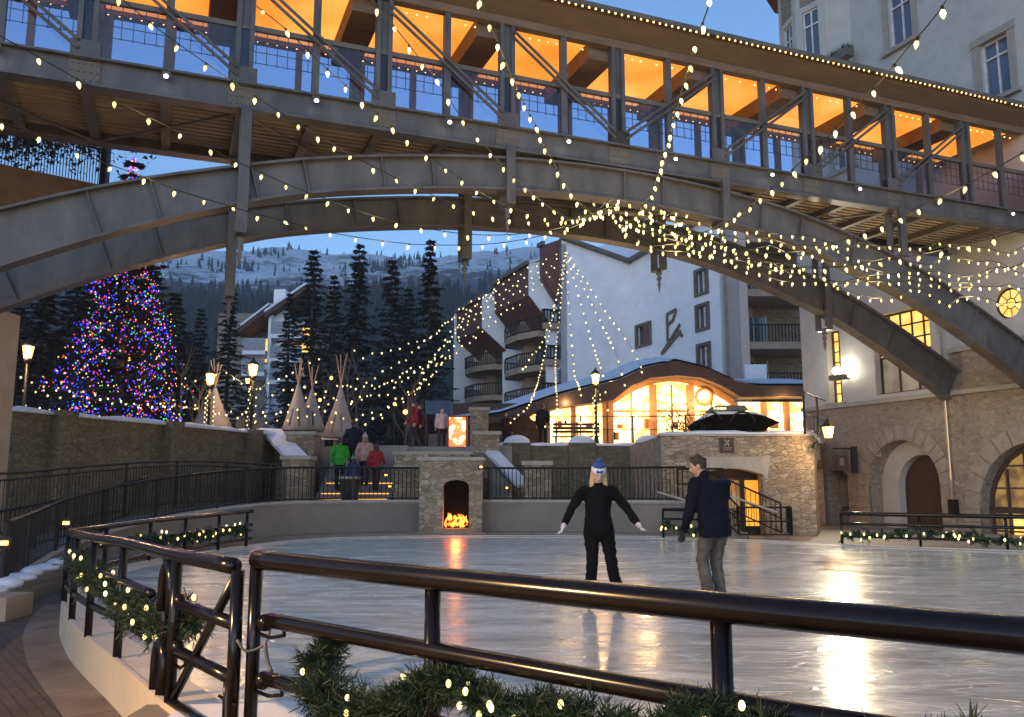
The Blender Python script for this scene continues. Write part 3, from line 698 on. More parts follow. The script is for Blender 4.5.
obj('side_return', MB().box(xa,xa+.5,XW+.501,31.2,-.3,2.84), M['stone'], xw)
obj('parapet', MB().box(xa-.03,xb,XW-.05,XW+.5,2.84,2.90), M['cast'], xw)
obj('snow_cap', snowcap((xa,XW+.22,0),(xb,XW+.22,0),.55,.12,2.90,5), M['snow'], xw, smooth=True)
dx0, dx1 = door[0][0], door[-1][0]
dr = obj('doorway', MB().box(dx0-.1,dx1+.1,XW+.95,XW+1.0,0,2.0), M['brown_d'], xw)
for a, b, z0, z1, m_ in ((721,739,.3,1.58,'lit_dim'),(744,760,.25,1.58,'lit_or')):
    fx0, fx1 = x(a,XW+.93), x(b,XW+.93)
    wn = obj('window', MB().box(fx0,fx1,XW+.90,XW+.92,z0,z1), M[m_], xw)
    obj('window_frame', MB().box(fx0-.06,fx0,XW+.86,XW+.94,z0-.06,z1+.06).box(fx1,fx1+.06,XW+.86,XW+.94,z0-.06,z1+.06).box(fx0-.0,fx1,XW+.86,XW+.94,z1,z1+.06).box(fx0,fx1,XW+.86,XW+.94,z0-.06,z0), M['brown_d'], wn)
shf = MB()
for k_ in range(4): shf.box(x(746,23.8),x(760,23.8),XW+.82,XW+.84,.35+.13*k_,.37+.13*k_)
for k_ in range(7): shf.box(x(746+2*k_,23.8),x(747+2*k_,23.8),XW+.82,XW+.84,.3,.75)
solo('rack', shf, M['brown_d'], 'dark rack standing inside the orange lit doorway', 'rack', (x(753,23.8),XW+.83,.0))
lamp((x(745,23.5),XW+.7,1.4), 9, (1,.5,.1), .1, 'doorway_light')
# emblem sign
sg = thing('emblem_sign', 'small dark square sign with a pale X figure over the doorway', 'sign', (x(730,XW),XW-.05,2.5))
sx_, sz = x(728,XW), 2.58
obj('sign_board', MB().box(sx_-.20,sx_+.20,XW-.05,XW-.0,sz-.21,sz+.21), M['brown_d'], sg)
e_ = MB(); yy = XW-.056
def bar(x0,z0,x1,z1,w_): e_.beam((sx_+x0,yy,sz+z0),(sx_+x1,yy,sz+z1),w_,.01,up=(0,1,0))
bar(-.075,-.02,.075,.15,.035); bar(-.03,.13,.03,.05,.03); bar(.03,.06,.045,-.03,.035)
for k_, (a_, b_) in enumerate(((-.13,.13),(-.09,.09))): bar(a_, -.08-.045*k_, b_, -.08-.045*k_, .014)
e_.ell((sx_-.06,yy,sz+.14),(.02,.006,.02))
obj('emblem', e_, M['cast'], sg)

# fireplace
fx0, fx1 = x(418,24.3), x(482,24.3); FY = 24.62
fp = thing('fireplace', 'freestanding stone fireplace with a tall dark arched hearth and burning logs', 'fireplace', ((fx0+fx1)/2,FY,.1))
hx0, hx1 = x(443,24.6), x(469,24.6)
op = [(hx0,.22),(hx0,1.42)] + [(hx0+(hx1-hx0)*(1-math.cos(math.pi*t))/2, 1.42+.17*math.sin(math.pi*t)) for t in (.15,.3,.5,.7,.85)] + [(hx1,1.42),(hx1,.22)]
fr_f = lambda u, v_, w_: Vector((u, FY+w_, v_))
obj('masonry', MB().panel([(fx0,.1),(fx0,2.14),(fx1,2.14),(fx1,.1)], [op], fr_f, .55), M['stone'], fp)
obj('firebox', MB().box(fx0+.05,fx1-.05,FY+.42,FY+1.2,.1,2.12), M['soot'], fp)
obj('mantel', MB().box(fx0-.08,fx1+.04,FY-.07,FY+1.3,2.14,2.24), M['cast'], fp)
obj('hearth', MB().box(fx0-.1,fx1+.1,FY-.12,FY+.1,.0,.12), M['conc'], fp)
lg = thing('firewood', 'stack of charred logs burning low in the stone fireplace', 'logs', ((hx0+hx1)/2,FY+.3,.22))
cx_ = (hx0+hx1)/2
for a, b in (((-.28,.12,.28),(.26,.2,.30)),((-.22,.28,.28),(.28,.05,.36)),((-.25,.0,.40),(.1,.3,.44)),((.02,.02,.42),(.24,.28,.46))):
    obj('log', MB().cyl((cx_+a[0],FY+.15+a[1],a[2]),(cx_+b[0],FY+.15+b[1],b[2]),.05,n=8), M['brown_d'], lg)
fl = MB(); rg = random.Random(5)
for i in range(30):
    bx = cx_ + rg.uniform(-.31,.31); by = FY+.12+rg.uniform(.05,.3); h_ = rg.uniform(.12,.34); z0 = .24+rg.uniform(0,.08)
    fl.tube([(bx,by,z0),(bx+rg.uniform(-.02,.02),by,z0+h_*.35),(bx+rg.uniform(-.04,.04),by,z0+h_*.7),(bx+rg.uniform(-.05,.05),by,z0+h_)],[.02,.05,.03,.004],7)
solo('fire', fl, M['flame'], 'orange flames low in the stone fireplace', 'fire', (cx_,FY+.3,.25), smooth=True)
lamp((cx_,FY+.02,.50), 22, (1,.32,.06), .12, 'fire_light')
# ------------------------------------------------------------------ footbridge (local x along, y across, z up)
BA = rad(90 - 68.3); BP = Vector((0, 17.6, 0)); BW = 2.8
BM = Matrix.Translation(BP) @ Matrix.Rotation(BA, 4, 'Z')
br = thing('footbridge', 'covered steel arch footbridge with orange lit ceiling spanning over the rink', 'footbridge', tuple(BP), BA)
S0, S1 = -14.0, 15.9
def bo(nm, mb, m_, smooth=False, parent=None, kind=None): return obj(nm, mb, m_, parent or br, smooth, local=True, kind=kind)
ATOP = [(-14,3.6),(-12,4.85),(-9.5,6.08),(-8.6,6.45),(-7.15,6.97),(-5.4,7.47),(-3.9,7.83),(-1.85,8.17),(0,8.38),(2.2,8.48),(4.8,8.40),(7.7,8.04),(10.9,7.2),(13,6.35),(15.3,5.2),(15.9,4.85)]
ac = crom([Vector((a,0,b)) for a, b in ATOP], .5)
adep = lambda s: interp(s, [(-14,1.0),(-9.5,.88),(-5,.62),(0,.64),(5,.66),(10,.80),(15.9,.92)])
for yc in (0.0, BW):
    m_ = MB(); lo, hi, l2, h2 = [], [], [], []
    for i, p in enumerate(ac):
        t = (ac[min(i+1,len(ac)-1)] - ac[max(i-1,0)]).normalized(); nrm = Vector((-t.z,0,t.x)); d = adep(p.x)
        hi.append(p); lo.append(p - nrm*d)
    off = lambda L, dy: [Vector((q.x, yc+dy, q.z)) for q in L]
    m_.strip(off(hi,-.05), off(lo,-.05)); m_.strip(off(hi,.05), off(lo,.05))
    for L, sg_ in ((hi,1),(lo,-1)):
        U = [q + Vector((0,0,.05*sg_)) for q in L]
        m_.strip(off(L,-.19), off(L,.19)); m_.strip(off(U,-.19), off(U,.19)); m_.strip(off(L,-.19), off(U,-.19)); m_.strip(off(L,.19), off(U,.19))
    for s_ in [x_*1.36 - 13.8 for x_ in range(22)]:
        q = min(range(len(hi)), key=lambda i: abs(hi[i].x - s_))
        m_.beam(Vector((hi[q].x,yc,hi[q].z-.004)), Vector((lo[q].x,yc,lo[q].z+.004)), .30, .025, up=(1,0,0))
    bo('arch_rib', m_, M['steel'])
DB, DT, TR, PT = 8.62, 9.10, 10.33, 11.50
for yc in (0.0, BW):
    m_ = MB().box(S0,S1,yc-.05,yc+.05,DB,DT).box(S0,S1,yc-.16,yc+.16,DT-.004,DT+.04).box(S0,S1,yc-.161,yc+.161,DB-.04,DB+.004)
    bo('edge_beam', m_, M['steel'])
bo('deck', MB().box(S0,S1,.06,BW-.06,8.92,9.06), M['wood'])
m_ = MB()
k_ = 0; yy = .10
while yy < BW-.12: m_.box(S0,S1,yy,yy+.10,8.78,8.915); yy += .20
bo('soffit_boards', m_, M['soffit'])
MAIN = [2.61 + 2.74*i for i in range(-6, 6) if S0 < 2.61 + 2.74*i < S1]
MID = [s + 1.37 for s in MAIN if s + 1.37 < S1]
for s in MAIN + MID: bo('cross_beam', MB().box(s-.09,s+.09,.06,BW-.06,8.63,8.775), M['steel_d'])
for i, s in enumerate(MAIN[:-1]):
    a, b = (0.1, BW-.1) if i % 2 else (BW-.1, .1)
    bo('wind_brace', MB().cyl((s,a,8.60),(s+2.74,b,8.60),.028,n=6), M['steel'])
for yc, sg_ in ((0.0,-1),(BW,1)):
    for s in MAIN:
        bo('post', MB().box(s-.17,s-.08,yc-.09,yc+.09,DT+.04,PT).box(s+.08,s+.17,yc-.09,yc+.09,DT+.04,PT).box(s-.08,s+.08,yc-.02,yc+.02,DT+.04,PT), M['steel'])
    for s in MID:
        bo('post', MB().box(s-.07,s+.07,yc-.07,yc+.07,DT+.04,PT), M['steel'])
    bo('transom_rail', MB().box(S0,S1,yc-.045,yc+.045,TR-.05,TR+.05), M['steel_d'])
    bo('glazing', MB().quad((S0,yc+.02*sg_,DT+.05),(S1,yc+.02*sg_,DT+.05),(S1,yc+.02*sg_,TR-.06),(S0,yc+.02*sg_,TR-.06)), M['glass'])
    g = MB(); s = S0
    while s < S1: g.box(s,s+.014,yc-.006,yc+.006,DT+.5,TR-.05); s += .20
    for z in (9.62,9.85,10.08): g.box(S0,S1,yc-.005,yc+.005,z,z+.013)
    g.box(S0,S1,yc-.008,yc+.008,9.16,9.19)
    bo('wire_grid', g, M['steel'])
# diagonal rods (paired), leaning towards the middle of the span
for s in MAIN[:-1]:
    a, b = (s, s+2.74) if s < 2.5 else (s+2.74, s)
    for dz in (-.0, .16):
        bo('diagonal_rod', MB().cyl((a + (.12 if a < b else -.12), -.14, PT-.15-dz), (b - (.12 if a < b else -.12), -.14, DT+.32-dz), .033, n=8), M['steel'])
    bo('gusset_plate', MB().box(b-.25,b+.25,-.12,-.10,DT-.02,DT+.35), M['steel'])
for s in MAIN:
    m_ = MB().box(s-.26,s+.26,-.068,-.051,DB+.03,DT-.03)
    for i in range(5):
        for z in (DB+.09, DB+.24, DT-.09): m_.cyl((s-.21+.105*i,-.066,z),(s-.21+.105*i,-.088,z),.019,n=6)
    bo('splice_plate', m_, M['steel_d'])
# roof
m_ = MB().box(S0,S1,-.10,.10,PT,PT+.18).box(S0,S1,BW-.10,BW+.10,PT,PT+.18); bo('wall_plate', m_, M['wood'])
m_ = MB().prism([(S0,-.06,PT+.18),(S0,-.50,PT+.42),(S0,-.50,PT+.56),(S0,-.02,PT+.60)], (S1-S0,0,0)); bo('eave_fascia', m_, M['fascia'])
m_ = MB().prism([(S0,BW+.06,PT+.18),(S0,BW+.50,PT+.42),(S0,BW+.50,PT+.56),(S0,BW+.02,PT+.60)], (S1-S0,0,0)); bo('eave_fascia', m_, M['fascia'])
m_ = MB().prism([(S0,-.60,PT+.50),(S0,-.60,PT+.60),(S0,BW/2,PT+1.25),(S0,BW+.60,PT+.60),(S0,BW+.60,PT+.50),(S0,BW/2,PT+1.13)], (S1-S0,0,0)); bo('roof', m_, M['roofm'])
bo('gutter', MB().box(S0,S1,-.66,-.605,PT+.50,PT+.62).box(S0,S1,BW+.605,BW+.66,PT+.50,PT+.62), M['steel_d'])
for s in MAIN:
    bo('ceiling_beam', MB().box(s-.65,s-.02,.12,BW-.12,PT-.28,PT+.17), M['wood'])
    a, b = s+.02, s+2.74-.67
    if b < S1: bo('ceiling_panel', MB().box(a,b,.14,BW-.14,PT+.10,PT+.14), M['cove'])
for j, s in enumerate([q+1.37 for q in MAIN]):
    if s > S1-.5: continue
    h = bo('downlight', MB().box(s-.07,s+.07,-.20,-.165,DT-.12,DT-.04).cyl((s,-.20,DT-.10),(s,-.26,DT-.16),.05,n=10), M['steel_d'])
    bo('lens', MB().ell((s,-.27,DT-.17),(.045,.03,.035),10,6), M['downl'], True, parent=h)
# hangers with pendants
for s, zb, zf in ((-8.3,6.9,6.0),(-5.53,6.12,5.5),(-.12,7.35,6.87),(5.36,7.55,7.12),(10.85,7.33,5.85)):
    for yc, z in ((-.02,zb),(BW+.02,zf)):
        if s == -8.3: continue
        bo('hanger', MB().box(s-.10,s+.10,yc-.25,yc-.21,z,DB).box(s-.10,s+.10,yc+.21,yc+.25,z,DB).box(s-.10,s+.10,yc-.21,yc+.21,z,z+.06).box(s-.075,s+.075,yc-.16,yc-.12,z+.1,DB), M['steel'])
        bo('pendant', MB().tube([(s,yc,z),(s,yc,z-.08),(s,yc,z-.14),(s,yc,z-.2),(s,yc,z-.3),(s,yc,z-.36),(s,yc,z-.6)], [.05,.09,.03,.075,.03,.05,.006], 8), M['steel'], True)
# rope light along both eaves
n_ = 0; s = S0 + .1; rest = MB(); bulb = None
while s < S1:
    c = (s, -.67, PT+.46)
    if -.9 < s < 15.5 and n_ < 100:
        m1 = MB().ell((0,0,0),(.026,.022,.026),6,4)
        if bulb is None: bulb = bo('rope_bulb', m1, M['rope'], True); bulb.location = c
        else:
            o = bulb.copy(); COL.objects.link(o); o.parent = br; o.location = c
        n_ += 1
    else: rest.ell(c,(.026,.022,.026),5,4)
    s += .165
    if int(s*6) % 29 == 0: s += .1
bo('rope_light', rest, M['rope'], True, kind='stuff')
bo('rope_cable', MB().cyl((S0,-.675,PT+.485),(S1,-.675,PT+.485),.008,n=4), M['cable'])
inner = MB(); s = S0
while s < S1: inner.ell((s,BW-.18,PT-.05),(.022,.02,.022),5,4); inner.ell((s,.2,PT-.05),(.02,.02,.02),5,4) if int(s*10)%4 else None; s += .22
bo('inner_rope_light', inner, M['rope'], True, kind='stuff')

# landing and column at the left
lc = thing('support_column', 'pale square column under the left end of the footbridge', 'column', (-10.35,17.1,-.34))
obj('shaft', MB().box(-11.0,-10.42,16.9,17.7,-.34,5.0), M['tan'], lc)
ld = thing('timber_landing', 'brown timber landing with a black railing behind the left arch', 'landing', (-13,19.5,5))
lx1 = x(100,19.6)
A_, B_ = AY(-90,147,17.0), AY(106,188,20.2)
obj('timber_fascia', MB().beam(A_-Vector((0,0,.75)),B_-Vector((0,0,.75)),.3,1.5), M['fascia'], ld)
obj('landing_floor', MB()._a([A_-Vector((0,0,.01)),B_-Vector((0,0,.01)),B_+Vector((-1.5,4,-.01)),A_+Vector((-1.5,4,-.01))],[(0,1,2,3)]), M['wood'], ld)
rl = MB()
rl.cyl(A_+Vector((0,0,.95)),B_+Vector((0,0,.95)),.03,n=6)
for i in range(60):
    p = A_.lerp(B_,i/59); rl.cyl(p,p+Vector((0,0,.95)),.012,n=4)
obj('railing', rl, M['black'], ld); obj('post', MB().box(B_.x-.14,B_.x+.02,B_.y-.1,B_.y+.1,B_.z-.1,B_.z+1.15), M['black'], ld)
def shrub_blob(m_, c, sz, n):
    for q in range(n):
        p = c + Vector((rg.gauss(0,sz[0]),rg.gauss(0,sz[1]),rg.gauss(0,sz[2])))
        a = [Vector((rg.uniform(-.09,.09),rg.uniform(-.09,.09),rg.uniform(-.09,.09))) for _ in range(3)]
        m_.tri(p+a[0],p+a[1],p+a[2])
    return m_
solo('ragged_shrub', (shrub_blob)(MB(), AY(30,140,20.5), (1.2,.4,.33), 1800), M['conifer'], 'dark leafless shrub mass on the landing behind the left arch', 'shrub', tuple(AY(30,150,20.5)))

# ------------------------------------------------------------------ stone building at the right (local x = along wall t, y toward the bridge)
WA = BA + math.pi/2
d_ = Vector((math.sin(rad(68.3)), math.cos(rad(68.3)), 0)); W0 = BP + d_*16
wb = thing('stone_building', 'tall cream building with stone arches that the footbridge runs into', 'building', tuple(W0), WA)
def wo(nm, mb, m_, parent=None, smooth=False): return obj(nm, mb, m_, parent or wb, smooth, local=True)
fW = lambda u, v_, w_: Vector((u, -w_, v_))
def arch(cx, r, zs, z0, n=14): return [(cx-r,z0)] + [(cx-r*math.cos(math.pi*i/n), zs+r*math.sin(math.pi*i/n)) for i in range(n+1)] + [(cx+r,z0)]
niche = arch(5.25,1.5,1.42,-.3); big = arch(.45,1.95,.72,-.3)
side_door = [(7.75,-.3),(7.75,1.75),(8.0,1.95),(8.6,1.95),(8.75,1.75),(8.75,-.3)]
wo('stone_base', MB().panel([(-9,-.34),(-9,4.20),(9.8,4.20),(9.8,-.34)], [niche, big, side_door], fW, .6), M['stone_w'])
for (c, r, zs) in ((5.25,1.5,1.42),(.45,1.95,.72)):
    m_ = MB()
    for i in range(13):
        a0, a1 = math.pi*i/13+.008, math.pi*(i+1)/13-.008
        P4 = [(c-(r+q)*math.cos(a_), zs+(r+q)*math.sin(a_)) for a_, q in ((a0,.0),(a0,.5),(a1,.5),(a1,.0))]
        m_.prism([(u, .035, v_) for u, v_ in P4], (0,-.12,0))
    for sg_ in (-1,1):
        for k_ in range(4):
            z0 = zs-.38*(k_+1)
            if z0 < -.4: continue
            m_.box(min(c+sg_*r,c+sg_*(r+.5)),max(c+sg_*r,c+sg_*(r+.5)),-.08,.035,z0+.01,z0+.37)
    wo('arch_surround', m_, M['arch_st'])
wo('niche_wall', MB().panel([(3.6,-.3),(3.6,3.2),(6.9,3.2),(6.9,-.3)], [arch(4.95,1.08,1.35,-.28)], lambda u, v_, w_: Vector((u,-.6-w_,v_)), .3), M['plaster'])
wo('arched_door', MB().box(3.7,6.8,-1.02,-.95,-.3,3.1), M['brown_d'])
# big arched window
bw_ = wo('arched_window', MB().box(-1.6,2.5,-.48,-.46,-.3,2.8), M['lit_dim'])
m_ = MB()
for u in (-1.5,-.75,-.0,.55,1.15,1.75,2.3): m_.box(u-.03,u+.03,-.45,-.37,-.3,2.7 if abs(u-.45) < 1.3 else 1.9)
for v_ in (.1,.72,1.35,2.0): m_.box(-1.5,2.4,-.44,-.38,v_-.025,v_+.025)
m_.box(-1.5,2.4,-.455,-.36,.62,.80)
for i in range(14):
    a0, a1 = math.pi*i/14, math.pi*(i+1)/14
    m_.beam((.45-1.88*math.cos(a0),-.41,.72+1.88*math.sin(a0)),(.45-1.88*math.cos(a1),-.41,.72+1.88*math.sin(a1)),.09,.10,up=(0,1,0))
wo('window_frame', m_, M['brown_d'], bw_)
wo('lit_pane', MB().box(1.2,1.7,-.455,-.45,-.25,.6).box(.6,1.1,-.455,-.45,.82,1.3), M['lit'], bw_)
# ledge and downpipe
wo('ledge', MB().box(-9,9.85,-.02,.14,4.20,4.34).box(-9,3.1,-.0,.10,5.52,5.66), M['trimst'])
wo('stone_band', MB().panel([(-9,4.34),(-9,5.52),(3.12,5.52),(3.12,4.34)], [], fW, .5), M['stone_w'])
pp = wo('downpipe', MB().cyl((3.28,.10,.55),(3.28,.10,4.15),.045,n=10).cyl((3.28,.10,4.4),(3.28,.10,7.6),.045,n=10), M['trimst'], smooth='fix')
wo('pipe_box', MB().box(3.12,3.42,.03,.15,.55,1.0), M['black'])
wo('pipe_rope_light', MB().tube([Vector((3.22+.02*((i*3)%3),.16,4.1-.1*i)) for i in range(26)], .012, 5), emit('pipe_glow',(1,.6,.3),.8,sample=False), pp)
# upper plaster wall with openings
upw = [(3.75,4.5),(3.75,7.25),(6.15,7.25),(6.15,4.5)]; nar = [(7.75,3.95),(7.75,7.1),(8.42,7.1),(8.42,3.95)]
rnd = [(.97+.46*math.cos(2*math.pi*i/20), 6.72+.46*math.sin(2*math.pi*i/20)) for i in range(20)]
def rect(a, b, c, d): return [(a,c),(a,d),(b,d),(b,c)]
W1 = rect(.2,1.15,13.0,14.85); W2 = rect(3.55,4.55,16.4,18.5); W3 = rect(3.4,4.4,12.6,14.2); W4 = rect(.3,1.25,16.9,18.9)
wo('plaster_wall', MB().panel([(3.12,4.34),(3.12,5.66),(-9,5.66),(-9,21),(9.8,21),(9.8,4.34)], [upw, rnd, W1, W2, W3, W4, rect(6.6,7.5,13,14.8), [(7.75,4.36),(7.75,7.1),(8.42,7.1),(8.42,4.36)]], fW, .5), M['plaster'])
wo('window_sill', MB().box(7.6,8.55,-.3,.12,4.345,4.40), M['trimst'])
def window(a, b, c, d, m_, nx, nz, fm, depth=.32, bars=.03):
    p = wo('window', MB().box(a-.02,b+.02,-depth-.02,-depth,c-.02,d+.02), m_)
    f_ = MB().box(a-.02,a+.06,-depth+.002,-depth+.07,c,d).box(b-.06,b+.02,-depth+.002,-depth+.07,c,d).box(a+.06,b-.06,-depth+.002,-depth+.07,c,c+.06).box(a+.06,b-.06,-depth+.002,-depth+.07,d-.06,d)
    for i in range(1,nx): u = a+(b-a)*i/nx; f_.box(u-bars/2,u+bars/2,-depth+.004,-depth+.05,c+.06,d-.06)
    for i in range(1,nz): v_ = c+(d-c)*i/nz; f_.box(a+.06,b-.06,-depth+.006,-depth+.046,v_-bars/2,v_+bars/2)
    wo('window_frame', f_, fm, p); return p
window(3.75,6.15,5.85,7.25, M['lit'], 5, 3, M['brown_d'], bars=.05)
pl_ = window(3.75,6.15,4.5,5.80, emit('blinds_window',(.26,.22,.15),.85,(.12,.10,.07),1.5), 3, 1, M['brown_d'], bars=.07)
window(7.75,8.42,3.98,7.1, M['lit'], 2, 8, M['brown_d'], bars=.04)
rp = wo('round_window', MB().cyl((.97,-.22,6.72),(.97,-.20,6.72),.46,n=24), M['lit'])
m_ = MB().tube([Vector((.97+.44*math.cos(2*math.pi*i/20),-.17,6.72+.44*math.sin(2*math.pi*i/20))) for i in range(20)],.035,6,closed=True)
m_.tube([Vector((.97+.16*math.cos(2*math.pi*i/8),-.17,6.72+.16*math.sin(2*math.pi*i/8))) for i in range(8)],.018,5,closed=True)
for i in range(8): a = 2*math.pi*i/8; m_.cyl((.97+.16*math.cos(a),-.17,6.72+.16*math.sin(a)),(.97+.44*math.cos(a),-.17,6.72+.44*math.sin(a)),.014,n=5)
wo('window_frame', m_, M['brown_d'], rp)
for (a,b,c,d) in ((.2,1.15,13.0,14.85),(3.55,4.55,16.4,18.5),(3.4,4.4,12.6,14.2),(.3,1.25,16.9,18.9),(6.6,7.5,13,14.8)):
    w_ = window(a,b,c,d, M['winglass'], 2, 1, M['trim_w'], .18, .06)
    wo('transom_bar', MB().box(a+.06,b-.06,-.18+.012,-.18+.06,c+(d-c)*.72-.03,c+(d-c)*.72+.03), M['trim_w'], w_)
    wo('window_surround', MB().box(a-.22,a-.002,-.02,.06,c-.02,d).box(b+.002,b+.22,-.02,.06,c-.02,d).box(a-.26,b+.26,-.02,.09,d+.002,d+.24).box(a-.3,b+.3,-.02,.16,c-.16,c-.022), M['trimst'], w_)
# bay tower
bay = MB(); ring_ = [(6.3,0),(6.75,.75),(8.0,1.05),(9.3,.75),(9.8,0)]
def bayseg(p, q, z0, z1, th=.2): 
    a = Vector((p[0],p[1],0)); b = Vector((q[0],q[1],0)); return a, b
for p, q in zip(ring_, ring_[1:]):
    a = Vector((p[0],p[1],0)); b = Vector((q[0],q[1],0)); L = (b-a).length; dd = (b-a)/L; nn = Vector((-dd.y,dd.x,0))
    fr_b = lambda u, v_, w_, a=a, dd=dd, nn=nn: a + dd*u - nn*w_ + Vector((0,0,v_))
    if L > 1.0:
        hole = [rect(L*.5-.34,L*.5+.34,17.3,19.3)]
        m2 = MB().panel([(0,15.6),(0,21),(L,21),(L,15.6)], hole, fr_b, .2); wo('bay_wall', m2, M['plaster'])
        g = MB().panel(rect(L*.5-.36,L*.5+.36,17.28,19.32), [], lambda u,v_,w_: fr_b(u,v_,w_+.13), .02); gw = wo('window', g, M['winglass'])
        fm_ = MB()
        for u in (L*.5-.32, L*.5, L*.5+.32): fm_.panel(rect(u-.03,u+.03,17.3,19.3), [], lambda u_,v_,w_: fr_b(u_,v_,w_+.08), .04)
        for v0 in (17.33,18.7,19.27): fm_.panel(rect(L*.5-.34,L*.5+.34,v0-.03,v0+.03), [], lambda u_,v_,w_: fr_b(u_,v_,w_+.076), .04)
        wo('window_frame', fm_, M['trim_w'], gw)
        wo('spandrel', MB().panel(rect(L*.5-.4,L*.5+.4,19.55,20.6), [], lambda u_,v_,w_: fr_b(u_,v_,w_-.03), .03), M['stone_w'])
    else:
        wo('bay_wall', MB().panel([(0,15.6),(0,21),(L,21),(L,15.6)], [], fr_b, .2), M['plaster'])
wo('bay_floor', MB().prism([(p[0],p[1],15.5) for p in ring_]+[(9.8,-.2,15.5),(6.3,-.2,15.5)],(0,0,.12)), M['trimst'])
wo('eave', MB().prism([(5.9,-.2,21),(6.4,1.15,21),(8.0,1.6,21),(9.6,1.15,21),(10.4,.0,21),(10.4,-.2,21)],(0,0,.5)).box(-9,5.9,-.3,.7,21,21.4), M['brown'])
wo('building_body', MB().box(-9,9.8,-9,-1.1,-.34,21).box(-9,9.8,-1.1,-.62,7.9,12.2), M['plaster'])
wo('end_wall', MB().box(9.5,9.8,-1.1,-.61,-.34,21), M['plaster'])
fb = thing('flower_box', 'dark planter box with evergreen sprigs under the bay window', 'planter', tuple(BM @ Vector((0,0,0)))) if False else None
WM = Matrix.Translation(W0) @ Matrix.Rotation(WA, 4, 'Z')
tp = WM @ Vector((6.35,.55,17.0))
fbx = thing('flower_box', 'dark planter with evergreen sprigs outside the upper bay window', 'planter', tuple(tp), WA)
obj('box', MB().box(-.55,.55,-.15,.2,-.25,.05), M['steel_d'], fbx, local=True)
m_ = MB()
for _ in range(500):
    p = Vector((R.uniform(-.55,.55),R.uniform(-.15,.2),.05)); d = Vector((R.gauss(0,.5),R.gauss(0,.5),1)).normalized()*R.uniform(.1,.3); s_ = Vector((R.gauss(0,1),R.gauss(0,1),0)).normalized()*.012
    m_.tri(p-s_,p+s_,p+d)
obj('sprigs', m_, M['needle'], fbx, local=True)
# door return between the low wall and the building
ra, rb = Vector((xb,XW,0)), WM @ Vector((8.9,0,0)); rb.z = 0
dd = (rb-ra).normalized(); nn = Vector((dd.y,-dd.x,0)); RL = (rb-ra).length
fr_r = lambda u, v_, w_: ra + dd*u - nn*w_ + Vector((0,0,v_))
rt = thing('stone_wall', 'angled stone wall with a dark arched doorway between the parapet wall and the tall building', 'wall', tuple((ra+rb)/2))
obj('masonry', MB().panel([(0,-.34),(0,2.84),(RL,2.84),(RL,-.34)], [[(RL*.25,-.33),(RL*.25,2.0),(RL*.4,2.25),(RL*.7,2.25),(RL*.85,2.0),(RL*.85,-.33)]], fr_r, .5), M['stone'], rt)
obj('parapet', MB().panel([(0,2.842),(0,3.0),(RL,3.0),(RL,2.842)], [], lambda u,v_,w_: fr_r(u,v_,w_-.03), .5), M['snow'], rt)
dk = obj('door', MB().panel([(RL*.2,-.3),(RL*.2,2.3),(RL*.9,2.3),(RL*.9,-.3)], [], lambda u,v_,w_: fr_r(u,v_,w_+.48), .05), M['brown_d'], rt)
obj('lit_pane', MB().panel([(RL*.62,.1),(RL*.62,1.7),(RL*.80,1.7),(RL*.80,.1)], [], lambda u,v_,w_: fr_r(u,v_,w_+.455), .02), M['lit_or'], dk)
# flood light, wall lantern, hanging sign, vent
fl_ = WM @ Vector((7.4,.45,5.45))
ft = thing('flood_light', 'glaring white flood light fixed on the corner of the tall building', 'flood light', tuple(fl_), WA)
obj('housing', MB().box(-.28,.28,-.12,.22,-.30,-.12).box(-.04,.04,-.45,-.1,-.25,-.19), M['steel_d'], ft, local=True)
obj('lens', MB().ell((0,.05,.02),(.20,.16,.16),14,8), emit('flood_lens',(1,.93,.72),60), ft, smooth=True, local=True)
lamp(WM @ Vector((7.4,.95,5.45)), 900, (1,.90,.66), .16, 'flood_beam', None, rad(125), (2,4,0))
ln = x(831,24.1); lY = 24.1; lz = 1.5+51*24.1/850
lt = thing('wall_lantern', 'warm glowing lantern on a scrolled bracket at the right end of the snowy parapet wall', 'lantern', (ln,lY,lz))
obj('glass', MB().tube([(ln,lY,lz-.18),(ln,lY,lz+.12)],[.10,.16],6), M['lampglass'], lt)
obj('cap', MB().tube([(ln,lY,lz+.12),(ln,lY,lz+.2),(ln,lY,lz+.34),(ln,lY,lz+.42)],[.24,.15,.04,.02],6), M['black'], lt)
obj('bracket', MB().tube(crom([Vector((ln-.30,lY+.5,lz-.45)),Vector((ln-.25,lY+.35,lz-.3)),Vector((ln-.1,lY+.1,lz-.36)),Vector((ln,lY,lz-.2))],.05),.022,6).tube([Vector((ln-.2+.1*math.cos(a*.6),lY+.3,lz-.4+.1*math.sin(a*.6))) for a in range(9)],.016,5), M['black'], lt)
lamp((ln+.15,lY-.40,lz), 260, (1,.60,.24), .12, 'lantern_light')
hp = WM @ Vector((7.0,.15,2.4)); hx, hy = hp.x, hp.y
hs = thing('hanging_sign', 'dark bracket sign with a pale emblem hanging by the arched doorway', 'sign', (hx,hy,2.4))
k2 = hy/850
def PZ(px, py): return Vector((x(px,hy), hy-.35, 1.5+(483-py)*k2*.985))
a_, b_ = PZ(849,447), PZ(853,473)
obj('wall_plate', MB().box(a_.x,b_.x+.05,hy-.42,hy-.28,b_.z,a_.z), M['black'], hs)
c_, e2 = PZ(831,449), PZ(850,449); obj('arm', MB().cyl(c_,e2,.03,n=6), M['black'], hs)
f1, f2 = PZ(833,455), PZ(845,470); bd = obj('sign_board', MB().box(f1.x,f2.x,hy-.37,hy-.33,f2.z,f1.z), M['brown_d'], hs)
